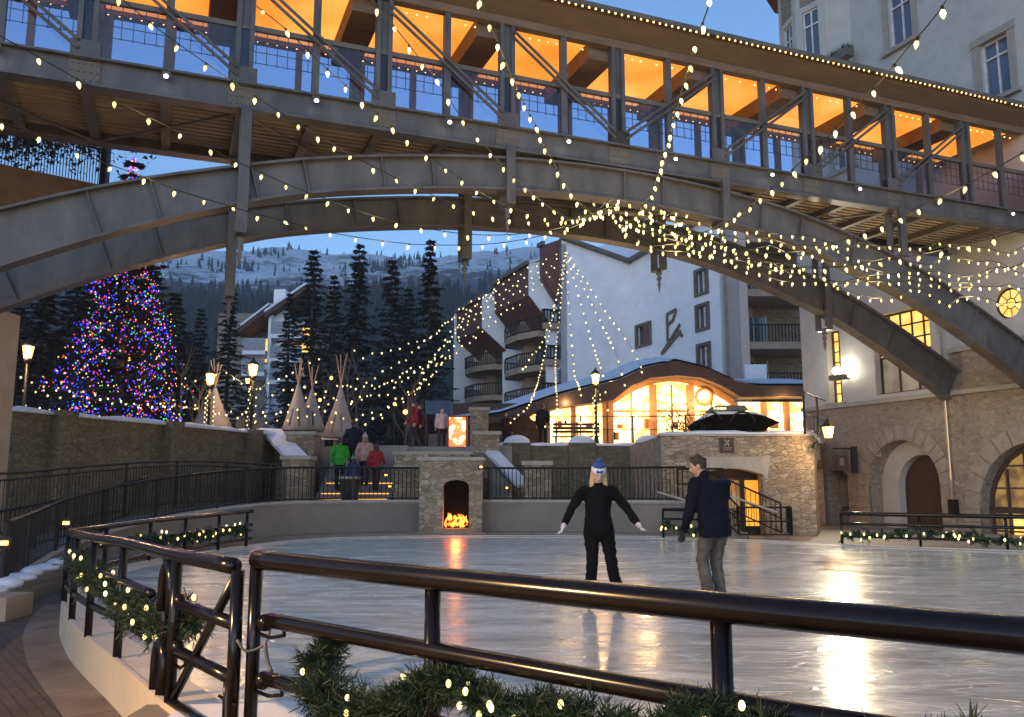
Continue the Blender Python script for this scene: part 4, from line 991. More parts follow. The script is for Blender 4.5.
obj('emblem', MB().box(f1.x+.13,f2.x-.13,hy-.385,hy-.372,f2.z+.14,f1.z-.12), M['conc'], bd)
g1_, g2_ = PZ(855,449), PZ(859,457); m_ = MB()
for i in range(4): z = g2_.z + (g1_.z-g2_.z)*i/3; q = WM @ Vector((6.35,.03,0)); m_.box(q.x-.0,q.x+.18,q.y-.06,q.y-.02,z,z+.05)
solo('wall_vent', m_, M['trimst'], 'small pale slatted vent on the stone just right of the hanging sign', 'vent', tuple(WM @ Vector((6.4,.03,2.6))))
# ------------------------------------------------------------------ chalet hotel
nv = Vector((-.370,.929,0)); dv = Vector((.929,.370,0))
K = Vector((3.72,62,0)); GZ = 2.84
hc = thing('chalet_hotel', 'large white chalet hotel with brown hooded balconies behind the lit shop', 'hotel', (K.x,K.y,GZ))
def slab_(nm, poly, vec, m_, parent=hc): return obj(nm, MB().prism(poly, vec), m_, parent)
ZT = 19.3; C1 = K + dv*5.8; C2 = C1 - nv*11.9; C3 = C2 + dv*2.2
def wallseg(nm, p, q, zp, zq, m_, holes=(), th=.4, side=1, z0=GZ, parent=hc):
    d = (q-p); L = d.length; d = d/L; n_ = Vector((d.y,-d.x,0))*side
    f_ = lambda u, v_, w_: p + d*u - n_*w_ + Vector((0,0,v_))
    return obj(nm, MB().panel([(0,z0),(0,zp),(L,zq),(L,z0)], list(holes), f_, th), m_, parent), f_
wallseg('wall', K, C1, ZT+.3, 18.3, M['white'])
f2h = []
wz = [(1.5+ (483-278)*55/850),(1.5+(483-315)*55/850),(1.5+(483-356)*55/850)]
L2 = 11.9
for z in wz: f2h.append(rect(8.9,10.2,z-.78,z+.78))
z4 = 1.5+(483-331)*61/850; f2h.append(rect(.9,2.9,z4-.75,z4+.75))
_, fF2 = wallseg('wall', C1, C2, 18.3, 18.9, M['white'], f2h)
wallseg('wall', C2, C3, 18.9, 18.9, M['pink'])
for h in f2h:
    a, b, c, d = h[0][0], h[2][0], h[0][1], h[1][1]
    pw = obj('window', MB().panel(rect(a-.05,b+.05,c-.05,d+.05), [], lambda u,v_,w_: fF2(u,v_,w_+.25), .03), M['winglass'], hc)
    fm_ = MB()
    for r_ in (rect(a-.15,a+.08,c-.15,d+.15), rect(b-.08,b+.15,c-.15,d+.15)): fm_.panel(r_, [], lambda u,v_,w_: fF2(u,v_,w_-.12), .2)
    for r_ in (rect(a+.081,b-.081,c-.15,c+.05), rect(a+.081,b-.081,d-.05,d+.15)): fm_.panel(r_, [], lambda u,v_,w_: fF2(u,v_,w_-.12), .2)
    obj('window_frame', fm_, M['steel_d'], pw)
    obj('window_bar', MB().panel(rect((a+b)/2-.05,(a+b)/2+.05,c,d), [], lambda u,v_,w_: fF2(u,v_,w_+.1), .1), M['trim_w'], pw)
    if b-a > 1.6: obj('shutter', MB().panel(rect(b-.8,b-.1,c,d), [], lambda u,v_,w_: fF2(u,v_,w_-.15), .06), M['brown'], pw)
# roof edge trim
for p, q, zp, zq in ((K,C1,ZT+.3,18.3),(C1,C2,18.3,18.9),(C2,C3,18.9,18.9)):
    obj('roof_edge', MB().beam(Z(p,zp+.12)+Vector((0,-.1,0)), Z(q,zq+.12)+Vector((0,-.1,0)), .9, .24), M['steel_d'], hc)
obj('roof_snow', MB()._a([Z(K,19.8),Z(C1,18.6),Z(C2,19.2),Z(C3,19.2),Z(C3+nv*22,21.0),Z(K+nv*12+dv*4,21.5)],[(0,1,2,3,4,5)]), M['snow'], hc)
# bar figure sign on the wall: loop on a post over a long double slope
m_ = MB(); zc = 1.5+(483-325)*57/850
bars = [((5.3,-1.9),(8.2,.3)),((5.6,-1.75),(8.3,-.3)),((6.3,1.6),(6.3,-.9)),((6.3,1.6),(7.7,1.75)),((7.7,1.75),(7.2,.9)),((7.2,.9),(6.4,.6)),((7.9,-.3),(8.5,-.8))]
for (a, b), (c, d) in bars: m_.beam(fF2((a-6.3)*.85+5.3,zc+b*.78,-.10), fF2((c-6.3)*.85+5.3,zc+d*.78,-.10), .20, .08, up=(nv.x*0+.93,.37,0))
solo('wall_emblem', m_, M['steel_d'], 'dark metal bar emblem of a loop over two slanting lines on the white hotel wall', 'emblem', tuple(fF2(7,zc,-.1)))
# left facade, 3 bays, recedes along nv; outward = -dv
DEPTH = 25.5
wallseg('wall', K + nv*DEPTH, K, 16.0, ZT, M['white'], side=1)
obj('end_fin', MB().prism([Z(K+nv*17.2,GZ),Z(K+nv*17.2-dv*2.8,GZ),Z(K+nv*17.2-dv*2.8,17),Z(K+nv*17.2,17.4)],tuple(nv*.3)), M['white'], hc)
for bi, (t0, t1, out, zt, zb_, zi, lvs) in enumerate(((.0,.9,1.4,19.2,16.6,14.6,(13.0,10.3,7.5,4.8)),(1.05,8.4,2.2,17.9,15.4,12.9,(12.6,10.0,7.3,4.7)),(10,17,2.7,17.1,14.4,12.2,(11.2,8.6,6.0)))):
    # hood: wedge overhang
    p0 = K + nv*t0; ln_ = t1-t0
    prof = [Z(p0,zt+.5), Z(p0-dv*out,zt-.1), Z(p0-dv*out,zb_), Z(p0,zi)]
    obj('hood', MB().prism([q+nv*.16 for q in prof], nv*(ln_-.16)), M['brown'], hc)
    obj('hood_fin', MB().prism([q for q in prof], nv*.15) if bi else MB().prism([Z(p0,zt+.5), Z(p0-dv*.2,zt), Z(p0-dv*.2,zi+1),Z(p0,zi+.6)], nv*.15), M['white'] if bi else M['steel_d'], hc)
    obj('hood_edge', MB().beam(prof[1]+Vector((0,0,.1))-dv*.1, prof[1]+nv*ln_+Vector((0,0,.1))-dv*.1, .3, .3), M['steel_d'], hc)
    if bi: obj('hood_snow', MB().prism([Z(p0-dv*.1,zt+.75), Z(p0-dv*out,zt-.1), Z(p0-dv*out,zt+.1), Z(p0-dv*.1,zt+.95)], nv*ln_), M['snow'], hc)
    for lv, zf in enumerate(lvs):
        pts = [p0 + nv*.3, p0+nv*(.3+.02*ln_)-dv*out*.6, p0+nv*(ln_*.35)-dv*out*.95, p0+nv*(ln_*.7)-dv*out*.95, p0+nv*(ln_-.3)-dv*out*.65, p0+nv*ln_]
        bal = obj('balcony', MB().prism([Z(q,zf-.2) for q in pts], (0,0,.45)), M['tan'], hc)
        g = MB()
        for a, b in zip(pts, pts[1:]):
            g.beam(Z(a,zf+1.25),Z(b,zf+1.25),.1,.1); g.beam(Z(a,zf+.35),Z(b,zf+.35),.06,.06)
            k_ = max(2,int((b-a).length/.25))
            for i in range(k_): q = a.lerp(b,i/k_); g.beam(Z(q,zf+.3),Z(q,zf+1.2),.07,.07)
        obj('balcony_rail', g, M['black'], bal)
        obj('balcony_door', MB().prism([Z(p0+nv*(ln_*.25)-dv*.06,zf+.25),Z(p0+nv*(ln_*.75)-dv*.06,zf+.25),Z(p0+nv*(ln_*.75)-dv*.06,zf+2.3),Z(p0+nv*(ln_*.25)-dv*.06,zf+2.3)],tuple(dv*-.05)), M['winglass'], bal)
        if bi: obj('partition', MB().prism([Z(p0+nv*(ln_*.5),zf+.25),Z(p0+nv*(ln_*.5)-dv*1.9,zf+.25),Z(p0+nv*(ln_*.5)-dv*.9,zf+2.4),Z(p0+nv*(ln_*.5),zf+2.5)],tuple(nv*.15)), M['tan'], bal)
    if bi: obj('fin_wall', MB().prism([Z(p0-nv*.02,GZ),Z(p0-nv*.02-dv*.9,GZ),Z(p0-nv*.02-dv*.9,zi+.2),Z(p0-nv*.02,zi+.6)],tuple(nv*-.2)), M['white'], hc)
# right balcony wing
R0, R1 = Vector((x(748,52),52,0)), Vector((x(822,52),52,0))
obj('back_wall', MB().box(R0.x,R1.x,53.9,54.3,GZ,20.5), M['stone'], hc)
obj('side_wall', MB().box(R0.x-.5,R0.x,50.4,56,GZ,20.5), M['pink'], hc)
for zf in (16.6,13.2,9.95,7.0):
    bal = obj('balcony', MB().box(R0.x+.002,R1.x,50.6,53.88,zf-.45,zf), M['tan'], hc)
    g = MB().box(R0.x,R1.x,50.5,50.58,zf+.98,zf+1.06)
    k_ = 0; u = R0.x
    while u < R1.x: g.box(u,u+.06,50.52,50.57,zf,zf+.98); u += .2
    obj('balcony_rail', g, M['black'], bal)
    obj('balcony_door', MB().box(R0.x+.5,R0.x+2.0,53.8,53.88,zf+.02,zf+2.1), M['winglass'], bal)
    obj('door_frame', MB().box(R0.x+.42,R0.x+.5,53.74,53.86,zf+.02,zf+2.2).box(R0.x+2.0,R0.x+2.08,53.74,53.86,zf+.02,zf+2.2).box(R0.x+1.21,R0.x+1.27,53.74,53.79,zf+.02,zf+2.1), M['trim_w'], bal)
obj('parapet', MB().box(R0.x-.4,R0.x+.9,50.2,50.48,7.0,8.5), M['white'], hc)
obj('rear_mass', MB().box(R0.x,40,54.31,66,GZ,20.5), M['white'], hc)

# ------------------------------------------------------------------ shop with arched glass front
SY = 44.5; u_ = lambda px: x(px,SY); hz = lambda py: 1.5 + (483-py)*SY/850*.99
sh = thing('shop_front', 'low shop building with a big glowing arched glass front and a brown curved roof', 'shop', (u_(672),SY,GZ))
arc_ = [(u_(612),GZ+.0)] + [(u_(612)+(u_(736)-u_(612))*t, hz(412)+ (hz(378)-hz(412))*math.sin(math.pi*(.08+.84*t))**.9) for t in [i/14 for i in range(15)]] + [(u_(736),GZ)]
fS = lambda u, v_, w_: Vector((u, SY+w_, v_))
top_ = [(u_(440),hz(424)),(u_(500),hz(416)),(u_(560),hz(396)),(u_(620),hz(381)),(u_(645),hz(369)),(u_(676),hz(363)),(u_(705),hz(370)),(u_(735),hz(384)),(u_(760),hz(388)),(u_(830),hz(388))]
bot_ = [(u_(830),hz(398)),(u_(738),hz(399)),(u_(720),hz(388)),(u_(700),hz(380)),(u_(676),hz(377.5)),(u_(650),hz(380)),(u_(630),hz(388)),(u_(612),hz(402)),(u_(560),hz(409)),(u_(500),hz(424)),(u_(440),hz(431))]
obj('roof_fascia', MB().prism([Vector((a,SY-1.2,b)) for a, b in top_+bot_], (0,1.4,0)), M['brown_d'], sh)
rfv = [Vector((a,SY-1.1,b+.02)) for a, b in top_]; obj('roof', MB().strip(rfv, [q+Vector((0,6.5,.9)) for q in rfv]), M['brown_d'], sh)
sn = [Vector((a,SY-.6,b+.10)) for a, b in top_[3:7]]; sn2 = [Vector((a,SY-.7,b+.06)) for a, b in top_[:4]]
obj('roof_snow', MB().strip(rfv[:4] and [q+Vector((0,.2,.14)) for q in rfv], [q+Vector((0,6.4,1.15)) for q in rfv]), M['snow'], sh)
obj('dormer', MB().prism([(u_(640),SY+3,hz(372)),(u_(662),SY+3,hz(359)),(u_(700),SY+3,hz(362)),(u_(703),SY+3,hz(372))],(0,3,0)), M['brown_d'], sh)
obj('dormer_window', MB().box(u_(676),u_(696),SY+2.96,SY+2.99,hz(369.5),hz(366)), M['lit'], sh)
# shop interior: back wall lit
for a, b, nm in ((548,607,'window'),(612,738,'window'),(742,826,'window')):
    w_ = obj(nm, MB().box(u_(a),u_(b),SY+.5,SY+.54,GZ,hz(379 if a == 612 else 401)), M['shop'], sh)
m_ = MB(); 
for px_ in (611,655,693,737,): m_.box(u_(px_)-.18,u_(px_)+.18,SY-.15,SY+.2,GZ,hz(384 if 620 < px_ < 720 else 402))
for px_ in (548,574,606,767,790): m_.box(u_(px_)-.13,u_(px_)+.13,SY-.15,SY+.2,GZ,hz(402))
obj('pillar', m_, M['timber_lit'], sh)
ab = MB(); pr_ = arc_[1:-1]
for (a, b), (c, d) in zip(pr_, pr_[1:]): ab.beam((a,SY,b),(c,SY,d),.3,.22,up=(0,1,0))
for z in (hz(411),): ab.box(u_(612),u_(736),SY-.06,SY+.06,z-.05,z+.05)
for px_ in (633,674,714,): ab.box(u_(px_)-.05,u_(px_)+.05,SY-.05,SY+.05,GZ,hz(384))
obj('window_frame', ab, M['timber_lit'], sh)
rg = random.Random(2)
for _ in range(46):
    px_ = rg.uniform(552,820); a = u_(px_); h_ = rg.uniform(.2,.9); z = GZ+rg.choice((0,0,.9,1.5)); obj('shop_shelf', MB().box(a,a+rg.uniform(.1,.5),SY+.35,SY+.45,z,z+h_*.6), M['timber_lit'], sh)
wr = obj('wreath', MB().tube([Vector((u_(706)+.42*math.cos(2*math.pi*i/14),SY-.2,hz(397)+.42*math.sin(2*math.pi*i/14))) for i in range(14)],.09,6,closed=True), M['timber_lit'], sh)
obj('roof_back', MB().box(u_(440),u_(830),SY+.56,SY+6,GZ,hz(402)), M['brown_d'], sh)
for px_, w__ in ((565,120),(640,350),(700,350),(780,200)):
    lamp((u_(px_),SY-1.3,hz(405)), w__, (1,.62,.28), .3, 'shop_light')
# sconces
for px_ in (566,535):
    t = thing('wall_sconce', 'warm round wall sconce %s' % ('left of the arched shop window' if px_ == 566 else 'beside the man standing on the terrace'), 'sconce', (u_(px_),SY-.3,hz(415)))
    obj('lens', MB().ell((u_(px_),SY-.3,hz(415)),(.28,.15,.32)), M['lampglass'], t, smooth=True)
    obj('bracket', MB().box(u_(px_)-.06,u_(px_)+.06,SY-.2,SY+.1,hz(415)-.45,hz(415)-.3), M['black'], t)

# red glowing display
rdy = 34.0; ru = lambda px: x(px,rdy); rz_ = lambda py: 1.5+(483-py)*rdy/850
rd = thing('lit_display', 'glowing red and orange display case at the top of the stairs', 'display', (ru(457),rdy,2.84))
obj('frame', MB().box(ru(447),ru(467),rdy+.1,rdy+.5,2.84,rz_(416)), M['brown'], rd)
obj('lit_panel', MB().box(ru(448.5),ru(465),rdy+.05,rdy+.098,2.95,rz_(418)), M['redsign'], rd)
lamp((ru(457),rdy-.4,3.6), 25, (1,.3,.12), .3, 'display_light')
bl = thing('awning_stall', 'blue covered stall behind the walkers at the top of the stairs', 'stall', (x(437,40),40,2.84))
obj('canopy', MB().prism([(x(424,40),40,4.7),(x(450,40),40,4.7),(x(450,40),40,5.35),(x(424,40),40,5.35)],(0,1.6,-.1)), mat('blue_cloth',(.05,.09,.17),.8), bl)
obj('post', MB().cyl((x(425,40),40,2.84),(x(425,40),40,4.7),.06), M['black'], bl); obj('post', MB().cyl((x(449,40),40,2.84),(x(449,40),40,4.7),.06), M['black'], bl)
obj('counter', MB().box(x(427,40),x(447,40),40.3,40.9,2.84,3.8), M['steel_d'], bl)

# bench on the terrace
bn = thing('park_bench', 'dark slatted bench on the terrace in front of the shop window', 'bench', (x(577,33.2),33.2,2.84))
bx0, bx1 = x(553,33.2), x(600,33.2)
m_ = MB()
for k_ in range(3): m_.box(bx0,bx1,33.1+.15*k_,33.22+.15*k_,3.27,3.31)
obj('seat', m_, M['brown_d'], bn); m_ = MB()
for k_ in range(3): m_.box(bx0,bx1,33.0-.02*k_,33.04-.02*k_,3.42+.14*k_,3.52+.14*k_)
obj('backrest', m_, M['brown_d'], bn)
for q in (bx0+.1,bx1-.16,(bx0+bx1)/2): obj('leg', MB().box(q,q+.06,32.98,33.5,2.84,3.268).box(q,q+.06,32.94,32.98,2.84,3.85), M['black'], bn)
# dark covered cart behind the parapet
ct_y = 27.0; cu = lambda px: x(px,ct_y); cz = lambda py: 1.5+(483-py)*ct_y/850
ca = thing('covered_cart', 'long low dark cart with a snowy cover and hooped front on the parapet terrace', 'cart', (cu(742),ct_y,2.84))
prof = [(cu(699),cz(424)),(cu(708),cz(418)),(cu(715),cz(413)),(cu(757),cz(413)),(cu(772),cz(418)),(cu(784),cz(423.5)),(cu(778),cz(425)),(cu(768),cz(430)),(cu(704),cz(430))]
obj('body', MB().prism([Vector((a,ct_y,b)) for a, b in prof], (0,1.6,0)), M['soot'], ca)
obj('upper_canopy', MB().prism([Vector((a,ct_y+.25,b)) for a, b in ((cu(716),cz(411)),(cu(722),cz(405)),(cu(750),cz(405)),(cu(754),cz(410)))], (0,1.1,0)), M['steel_d'], ca)
obj('snow_cover', MB().prism([Vector((a,ct_y-.03,b)) for a, b in ((cu(707),cz(418.5)),(cu(716),cz(412.2)),(cu(757),cz(412.2)),(cu(770),cz(417)),(cu(757),cz(414.5)),(cu(716),cz(415)))], (0,1.55,0)), M['snow'], ca)
for c_ in (745,): obj('hoop', MB().tube([Vector((cu(c_)+ .38*math.cos(math.pi*i/10), ct_y-.05, cz(424)+.36*math.sin(math.pi*i/10))) for i in range(11)], .035, 7), M['black'], ca, smooth=True)
obj('hoop', MB().tube([Vector((cu(712+i*1.8), ct_y-.05, cz(412.5+i*i*.18))) for i in range(8)], .035, 7), M['black'], ca, smooth=True)
for q in (706,718,736,754,768): obj('leg', MB().box(cu(q)-.05,cu(q)+.05,ct_y+.1,ct_y+1.4,2.84,cz(429)), M['black'], ca)
for i in range(4): obj('cart_light', MB().ell((cu(719+i*3.4),ct_y+.2,cz(408.5)),(.05,.03,.04),8,6), M['bulb_far'], ca)
struct('terrace', MB().prism([Vector((a,b,2.83)) for a, b in ((xa+.51,XW+.51),(ra.x+.2,XW+.51),(rb.x-.2,rb.y-.0),(rb.x-.2,31.4),(xa+.51,31.4))],(0,0,-.12)), M['granite'])
shr = MB()
for _ in range(900):
    p = Vector((cu(675)+R.gauss(0,.35),26.0+R.uniform(-.3,.3),2.9+abs(R.gauss(.4,.3)))); d = Vector((R.gauss(0,1),R.gauss(0,1),R.gauss(.3,1))).normalized()*.16; s_ = d.cross(Vector((0,0,1)))*.15
    shr.tri(p-s_,p+s_,p+d)
solo('leafy_shrub', shr, M['conifer'], 'dark bushy shrub on the parapet terrace against the shop glow', 'shrub', (cu(675),26,2.84))

# ------------------------------------------------------------------ apartment building far left
AYd = 82.0; au = lambda px: x(px,AYd); az = lambda py: 1.5+(483-py)*AYd/850*.985
ap = thing('apartment_building', 'distant pale apartment building with stacked balconies behind the fir trees', 'building', (au(275),AYd,GZ))
obj('chimney_tower', MB().box(au(264),au(267.5),AYd-.8,AYd+3,GZ,az(301)).box(au(266),au(278),AYd,AYd+2.5,GZ,az(284)), M['white'], ap)
obj('core_wall', MB().box(au(240),au(318),AYd+2.51,AYd+9,GZ,az(325)), M['conc'], ap)
for a, b, zt, lv, lit_ in ((240,263,az(322),(az(350),az(372)),1),(268,300,az(304),(az(333),az(358),az(380)),0)):
    obj('roof', MB().prism([(au(a)-.6,AYd-1.5,zt-1.2),(au(b)+.3,AYd-1.5,zt+1.2 if lit_ else zt+1.5),(au(b)+.3,AYd-1.5,zt+1.7 if lit_ else zt+2.0),(au(a)-.6,AYd-1.5,zt-.8)],(0,6,0)), M['brown_d'], ap)
    obj('roof_snow', MB().prism([(au(a)-.6,AYd-1.6,zt-.75),(au(b)+.3,AYd-1.6,zt+1.75 if lit_ else zt+2.05),(au(b)+.3,AYd-1.6,zt+1.95 if lit_ else zt+2.3),(au(a)-.6,AYd-1.6,zt-.5)],(0,6,0)), M['snow'], ap)
    for z in lv:
        bq = obj('balcony', MB().box(au(a),au(b),AYd-1.2,AYd+2.5,z-.4,z), M['white'], ap)
        obj('balcony_rail', MB().box(au(a),au(b),AYd-1.25,AYd-1.15,z+.01,z+1.2), mat('grey_panel',(.25,.27,.3),.7) if 'grey_panel' not in bpy.data.materials else bpy.data.materials['grey_panel'], bq)
        obj('balcony_door', MB().box(au(a)+.4,au(b)-.4,AYd+2.40,AYd+2.505,z+.02,z+2.1), M['winglass'], bq)
wl = obj('lit_window', MB().box(au(250),au(259),AYd+2.3,AYd+2.39,az(346),az(332)), M['lit'], ap)
for px_, py_ in ((255,352),(291,324),(291,341)): obj('lit_window', MB().box(au(px_)-.8,au(px_)+.7,AYd+2.2,AYd+2.29,az(py_)-.5,az(py_)+.4), M['lit'], ap)
sm = MB(); sm.box(x(210,110),x(262,110),110,118,2.84,1.5+(483-312)*110/850)
solo('distant_building', sm, M['conc'], 'dim grey blue building far behind the left trees', 'building', (x(236,110),114,2.84))

# ------------------------------------------------------------------ hills
def hz_fn(X_, Y_):
    t = max(0, min(1, (Y_-140)/820)); base = 2 + 262*(t**1.05)
    rx = X_/900.0
    base *= 1.0 + .10*max(0,-rx-.15) - .08*max(0,rx) + .03*math.sin(rx*9+1)
    n1 = noise.fractal(Vector((X_/170, Y_/170, 3)), 1.0, 2.0, 5)
    e_ = t*(1-.35*t)
    return base + n1*26*e_ - (max(0,Y_-960)*.25)
mb = MB(); NX, NY = 150, 110; gx = [-1100+2200*i/NX for i in range(NX+1)]; gy = [140+1060*j/NY for j in range(NY+1)]
for Y_ in gy:
    for X_ in gx: mb.v.append((X_,Y_,hz_fn(X_,Y_)))
for j in range(NY):
    for i in range(NX): a = j*(NX+1)+i; mb.f.append((a,a+1,a+NX+2,a+NX+1)); mb.mi.append(0)
def hill_mat():
    m, nt, p = nodes('hill_snow')
    tc = N(nt,'ShaderNodeTexCoord'); 
    n1 = N(nt,'ShaderNodeTexNoise'); n1.inputs['Scale'].default_value=.008; n1.inputs['Detail'].default_value=9; n1.inputs['Roughness'].default_value=.7; nt.links.new(tc.outputs['Object'],n1.inputs[0])
    n2 = N(nt,'ShaderNodeTexNoise'); n2.inputs['Scale'].default_value=.09; n2.inputs['Detail'].default_value=6; n2.inputs['Roughness'].default_value=.75; nt.links.new(tc.outputs['Object'],n2.inputs[0])
    sp = N(nt,'ShaderNodeSeparateXYZ'); nt.links.new(tc.outputs['Object'],sp.inputs[0])
    mr = N(nt,'ShaderNodeMapRange'); mr.inputs[1].default_value=75; mr.inputs[2].default_value=190; mr.inputs[3].default_value=-.30; mr.inputs[4].default_value=.05; nt.links.new(sp.outputs[2],mr.inputs[0])
    a = N(nt,'ShaderNodeMath',operation='MULTIPLY_ADD'); a.inputs[1].default_value=.62; nt.links.new(n1.outputs['Fac'],a.inputs[0]); 
    b = N(nt,'ShaderNodeMath',operation='MULTIPLY'); b.inputs[1].default_value=.5; nt.links.new(n2.outputs['Fac'],b.inputs[0]); nt.links.new(b.outputs[0],a.inputs[2])
    c = N(nt,'ShaderNodeMath',operation='ADD'); nt.links.new(a.outputs[0],c.inputs[0]); nt.links.new(mr.outputs[0],c.inputs[1])
    cr = N(nt,'ShaderNodeValToRGB'); nt.links.new(c.outputs[0],cr.inputs[0]); cr.color_ramp.elements[0].position=.50; cr.color_ramp.elements[1].position=.60
    cr.color_ramp.elements[0].color=(.05,.06,.07,1); cr.color_ramp.elements[1].color=(.60,.64,.70,1)
    nt.links.new(cr.outputs[0],p.inputs['Base Color']); p.inputs['Roughness'].default_value=.9; return m
struct('hillside', mb, hill_mat(), True)
mb = MB(); rg = random.Random(11)
cnt = 0
while cnt < 7500:
    Y_ = rg.uniform(150,980); X_ = rg.uniform(-.62,.45)*Y_
    z = hz_fn(X_,Y_); dn = noise.noise(Vector((X_/75,Y_/75,9)))
    p_ = (1.0 if z < 95 else .035) + (.35 if dn > .25 else 0)
    if rg.random() > p_: continue
    h_ = rg.uniform(6,14)*(1 if z < 110 else .75); r_ = h_*rg.uniform(.15,.24)
    for k_ in range(3):
        zb_ = z + h_*(.1+.28*k_); rr_ = r_*(1-.27*k_); o = len(mb.v); a0 = rg.random()*6
        for i in range(5): a = a0+2*math.pi*i/5; q = rr_*rg.uniform(.7,1.25); mb.v.append((X_+math.cos(a)*q,Y_+math.sin(a)*q,zb_+rg.uniform(-.3,.3)))
        mb.v.append((X_,Y_,min(z+h_,zb_+h_*.42)))
        for i in range(5): mb.f.append((o+i,o+(i+1)%5,o+5)); mb.mi.append(0)
    cnt += 1
hf = obj('hillside_forest', mb, M['conifer'], None, True); hf['kind'] = 'stuff'; hf['label'] = 'dense dark conifer forest over the lower hillside'; hf['category'] = 'forest'

# ------------------------------------------------------------------ conifers
def fir(name, label, h, r, loc, n=5200, group=None, seed=1, bl=.32, low=.06):
    rg = random.Random(seed)
    t = thing(name, label, 'tree', loc, 0, group)
    obj('trunk', MB().tube([(0,0,-.2),(0,0,h*.5),(0,0,h*.98)],[h*.018,h*.011,.02],8), M['bark'], t, local=True)
    mb = MB(); tiers = int(h*2.0)
    nb = 0; per = max(4, n//(tiers*11))
    for i in range(tiers):
        f_ = i/tiers; z = h*(low+(1-low)*f_); R_ = r*(1-f_)**.85*(.85+.3*rg.random())+.08
        for b in range(11):
            a = rg.random()*2*math.pi; L = R_*rg.uniform(.35,1.2); dr_ = rg.uniform(-.35,-.05)
            d = Vector((math.cos(a),math.sin(a),dr_)); sd_ = Vector((-math.sin(a),math.cos(a),0))
            for q in range(per):
                u = rg.uniform(.12,1); wdt = (1-u)*L*.28+.05*L
                p = Vector((0,0,z)) + d*(L*u) + Vector((0,0,.14*L*u*u)) + sd_*rg.gauss(0,wdt*.6)
                dd = (d + sd_*rg.gauss(0,.5) + Vector((0,0,rg.gauss(-.15,.25)))).normalized()*bl*rg.uniform(.6,1.3)*(h/18)**.4
                s_ = dd.cross(Vector((rg.gauss(0,.4),rg.gauss(0,.4),1))).normalized()*dd.length*.30
                mb.tri(p-s_,p+s_,p+dd)
    obj('crown', mb, M['conifer'], t, smooth=True, local=True)
    return t
specs = [(427,236,66,'tallest dark fir tree just left of the white hotel'),(388,256,70,'narrow dark fir tree second from the white hotel'),(353,240,72,'tall broad fir tree in the middle of the fir row'),(306,246,70,'tall dark fir tree rising behind the apartment balconies'),(328,272,66,'shorter fir tree between the two tall middle firs'),(222,284,62,'dark fir tree behind the left bridge hanger'),(192,306,60,'smaller dark fir tree between the lit Christmas tree and the lamp posts'),(405,285,78,'slim distant fir tree between the two right firs'),(283,290,74,'fir tree partly hiding the apartment balconies')]
protos = [fir('fir_tree', specs[0][3], 18.0, 3.1, (x(427,66),66,GZ), 9500, 'fir trees behind the terrace', 21, .40), fir('fir_tree', specs[2][3], 18.0, 3.9, (x(353,72),72,GZ), 9500, 'fir trees behind the terrace', 22, .40)]
def sizeat(py, Y_): return (AYpz(py,Y_) - GZ)
def AYpz(py, Y_): return AY(400, py, Y_).z
for i, (px_, py_, Y_, lb) in enumerate(specs):
    s_ = sizeat(py_,Y_)/18.0
    if i == 0: protos[0].scale = (s_*.85,s_*.85,s_); continue
    if i == 2: protos[1].scale = (s_*.82,s_*.82,s_); continue
    o = dup(protos[i % 2], (x(px_,Y_),Y_,GZ), i*1.3, lb, 'fir trees behind the terrace'); o.scale = (s_*.82,s_*.82,s_)
for i, (px_, py_, Y_) in enumerate(((30,270,46),(62,255,52),(5,300,44),(95,250,56),(140,262,58),(165,290,56),(-30,250,48),(120,300,44),(180,330,70),(248,330,95),(45,330,40),(-110,240,50),(-190,250,46))):
    o = dup(protos[(i+1) % 2], (x(px_,Y_),Y_,GZ), i*2.1, 'shadowy fir in the grove behind the Christmas tree, '+['left of its foot','behind its left side','at the far left by the column','behind its crown','behind its right side','just past its right edge','outermost on the left','low and close behind it','far right of it','farthest back','low at the left edge','beyond the column','outermost beyond the column'][i], 'dark firs behind the Christmas tree')
    s_ = sizeat(py_,Y_)/18.0; o.scale = (s_*1.25,s_*1.25,s_)
# bare aspens
def aspen(label, px, Y_, top, seed, m_='aspen', n=4, thick=.07):
    rg = random.Random(seed); H = AYpz(top,Y_)-GZ
    t = thing('bare_tree', label, 'tree', (x(px,Y_),Y_,GZ))
    tp_ = [Vector((rg.gauss(0,.04)*i,rg.gauss(0,.04)*i,H*i/6)) for i in range(7)]
    obj('trunk', MB().tube(crom(tp_,.4), [thick*(1-.85*i/(len(crom(tp_,.4))-1)) for i in range(len(crom(tp_,.4)))], 6), M[m_], t, smooth=True, local=True)
    b = MB()
    for _ in range(n*5):
        k_ = rg.uniform(.25,.95); p = tp_[int(k_*6)]*1.0; a = rg.random()*6.28; L = (1-k_)*H*.35+.35
        q1 = p+Vector((math.cos(a)*L*.4,math.sin(a)*L*.4,L*.5)); q2 = q1+Vector((math.cos(a+.3)*L*.35,math.sin(a+.3)*L*.35,L*.6))
        b.tube([p,q1,q2],[.022,.013,.004],4)
    obj('branches', b, M[m_], t, local=True)
for i, (px_, Y_, tp_, lb) in enumerate(((404,36,372,'thin bare aspen with a lamp globe by the red jacket walker'),(411,37,380,'second thin bare aspen behind the red jacket walker'),(345,40,345,'bare aspen with pale trunk behind the right tent'),(357,41,352,'pale bare aspen right of the tents'),(320,42,362,'bare aspen between the two right tents'),(176,40,340,'faint bare aspen beside the lit Christmas tree'),(262,44,372,'bare sapling by the apartment foot'),(192,33,380,'low bare branching tree beside the left tent'))): aspen(lb, px_, Y_, tp_, 40+i)

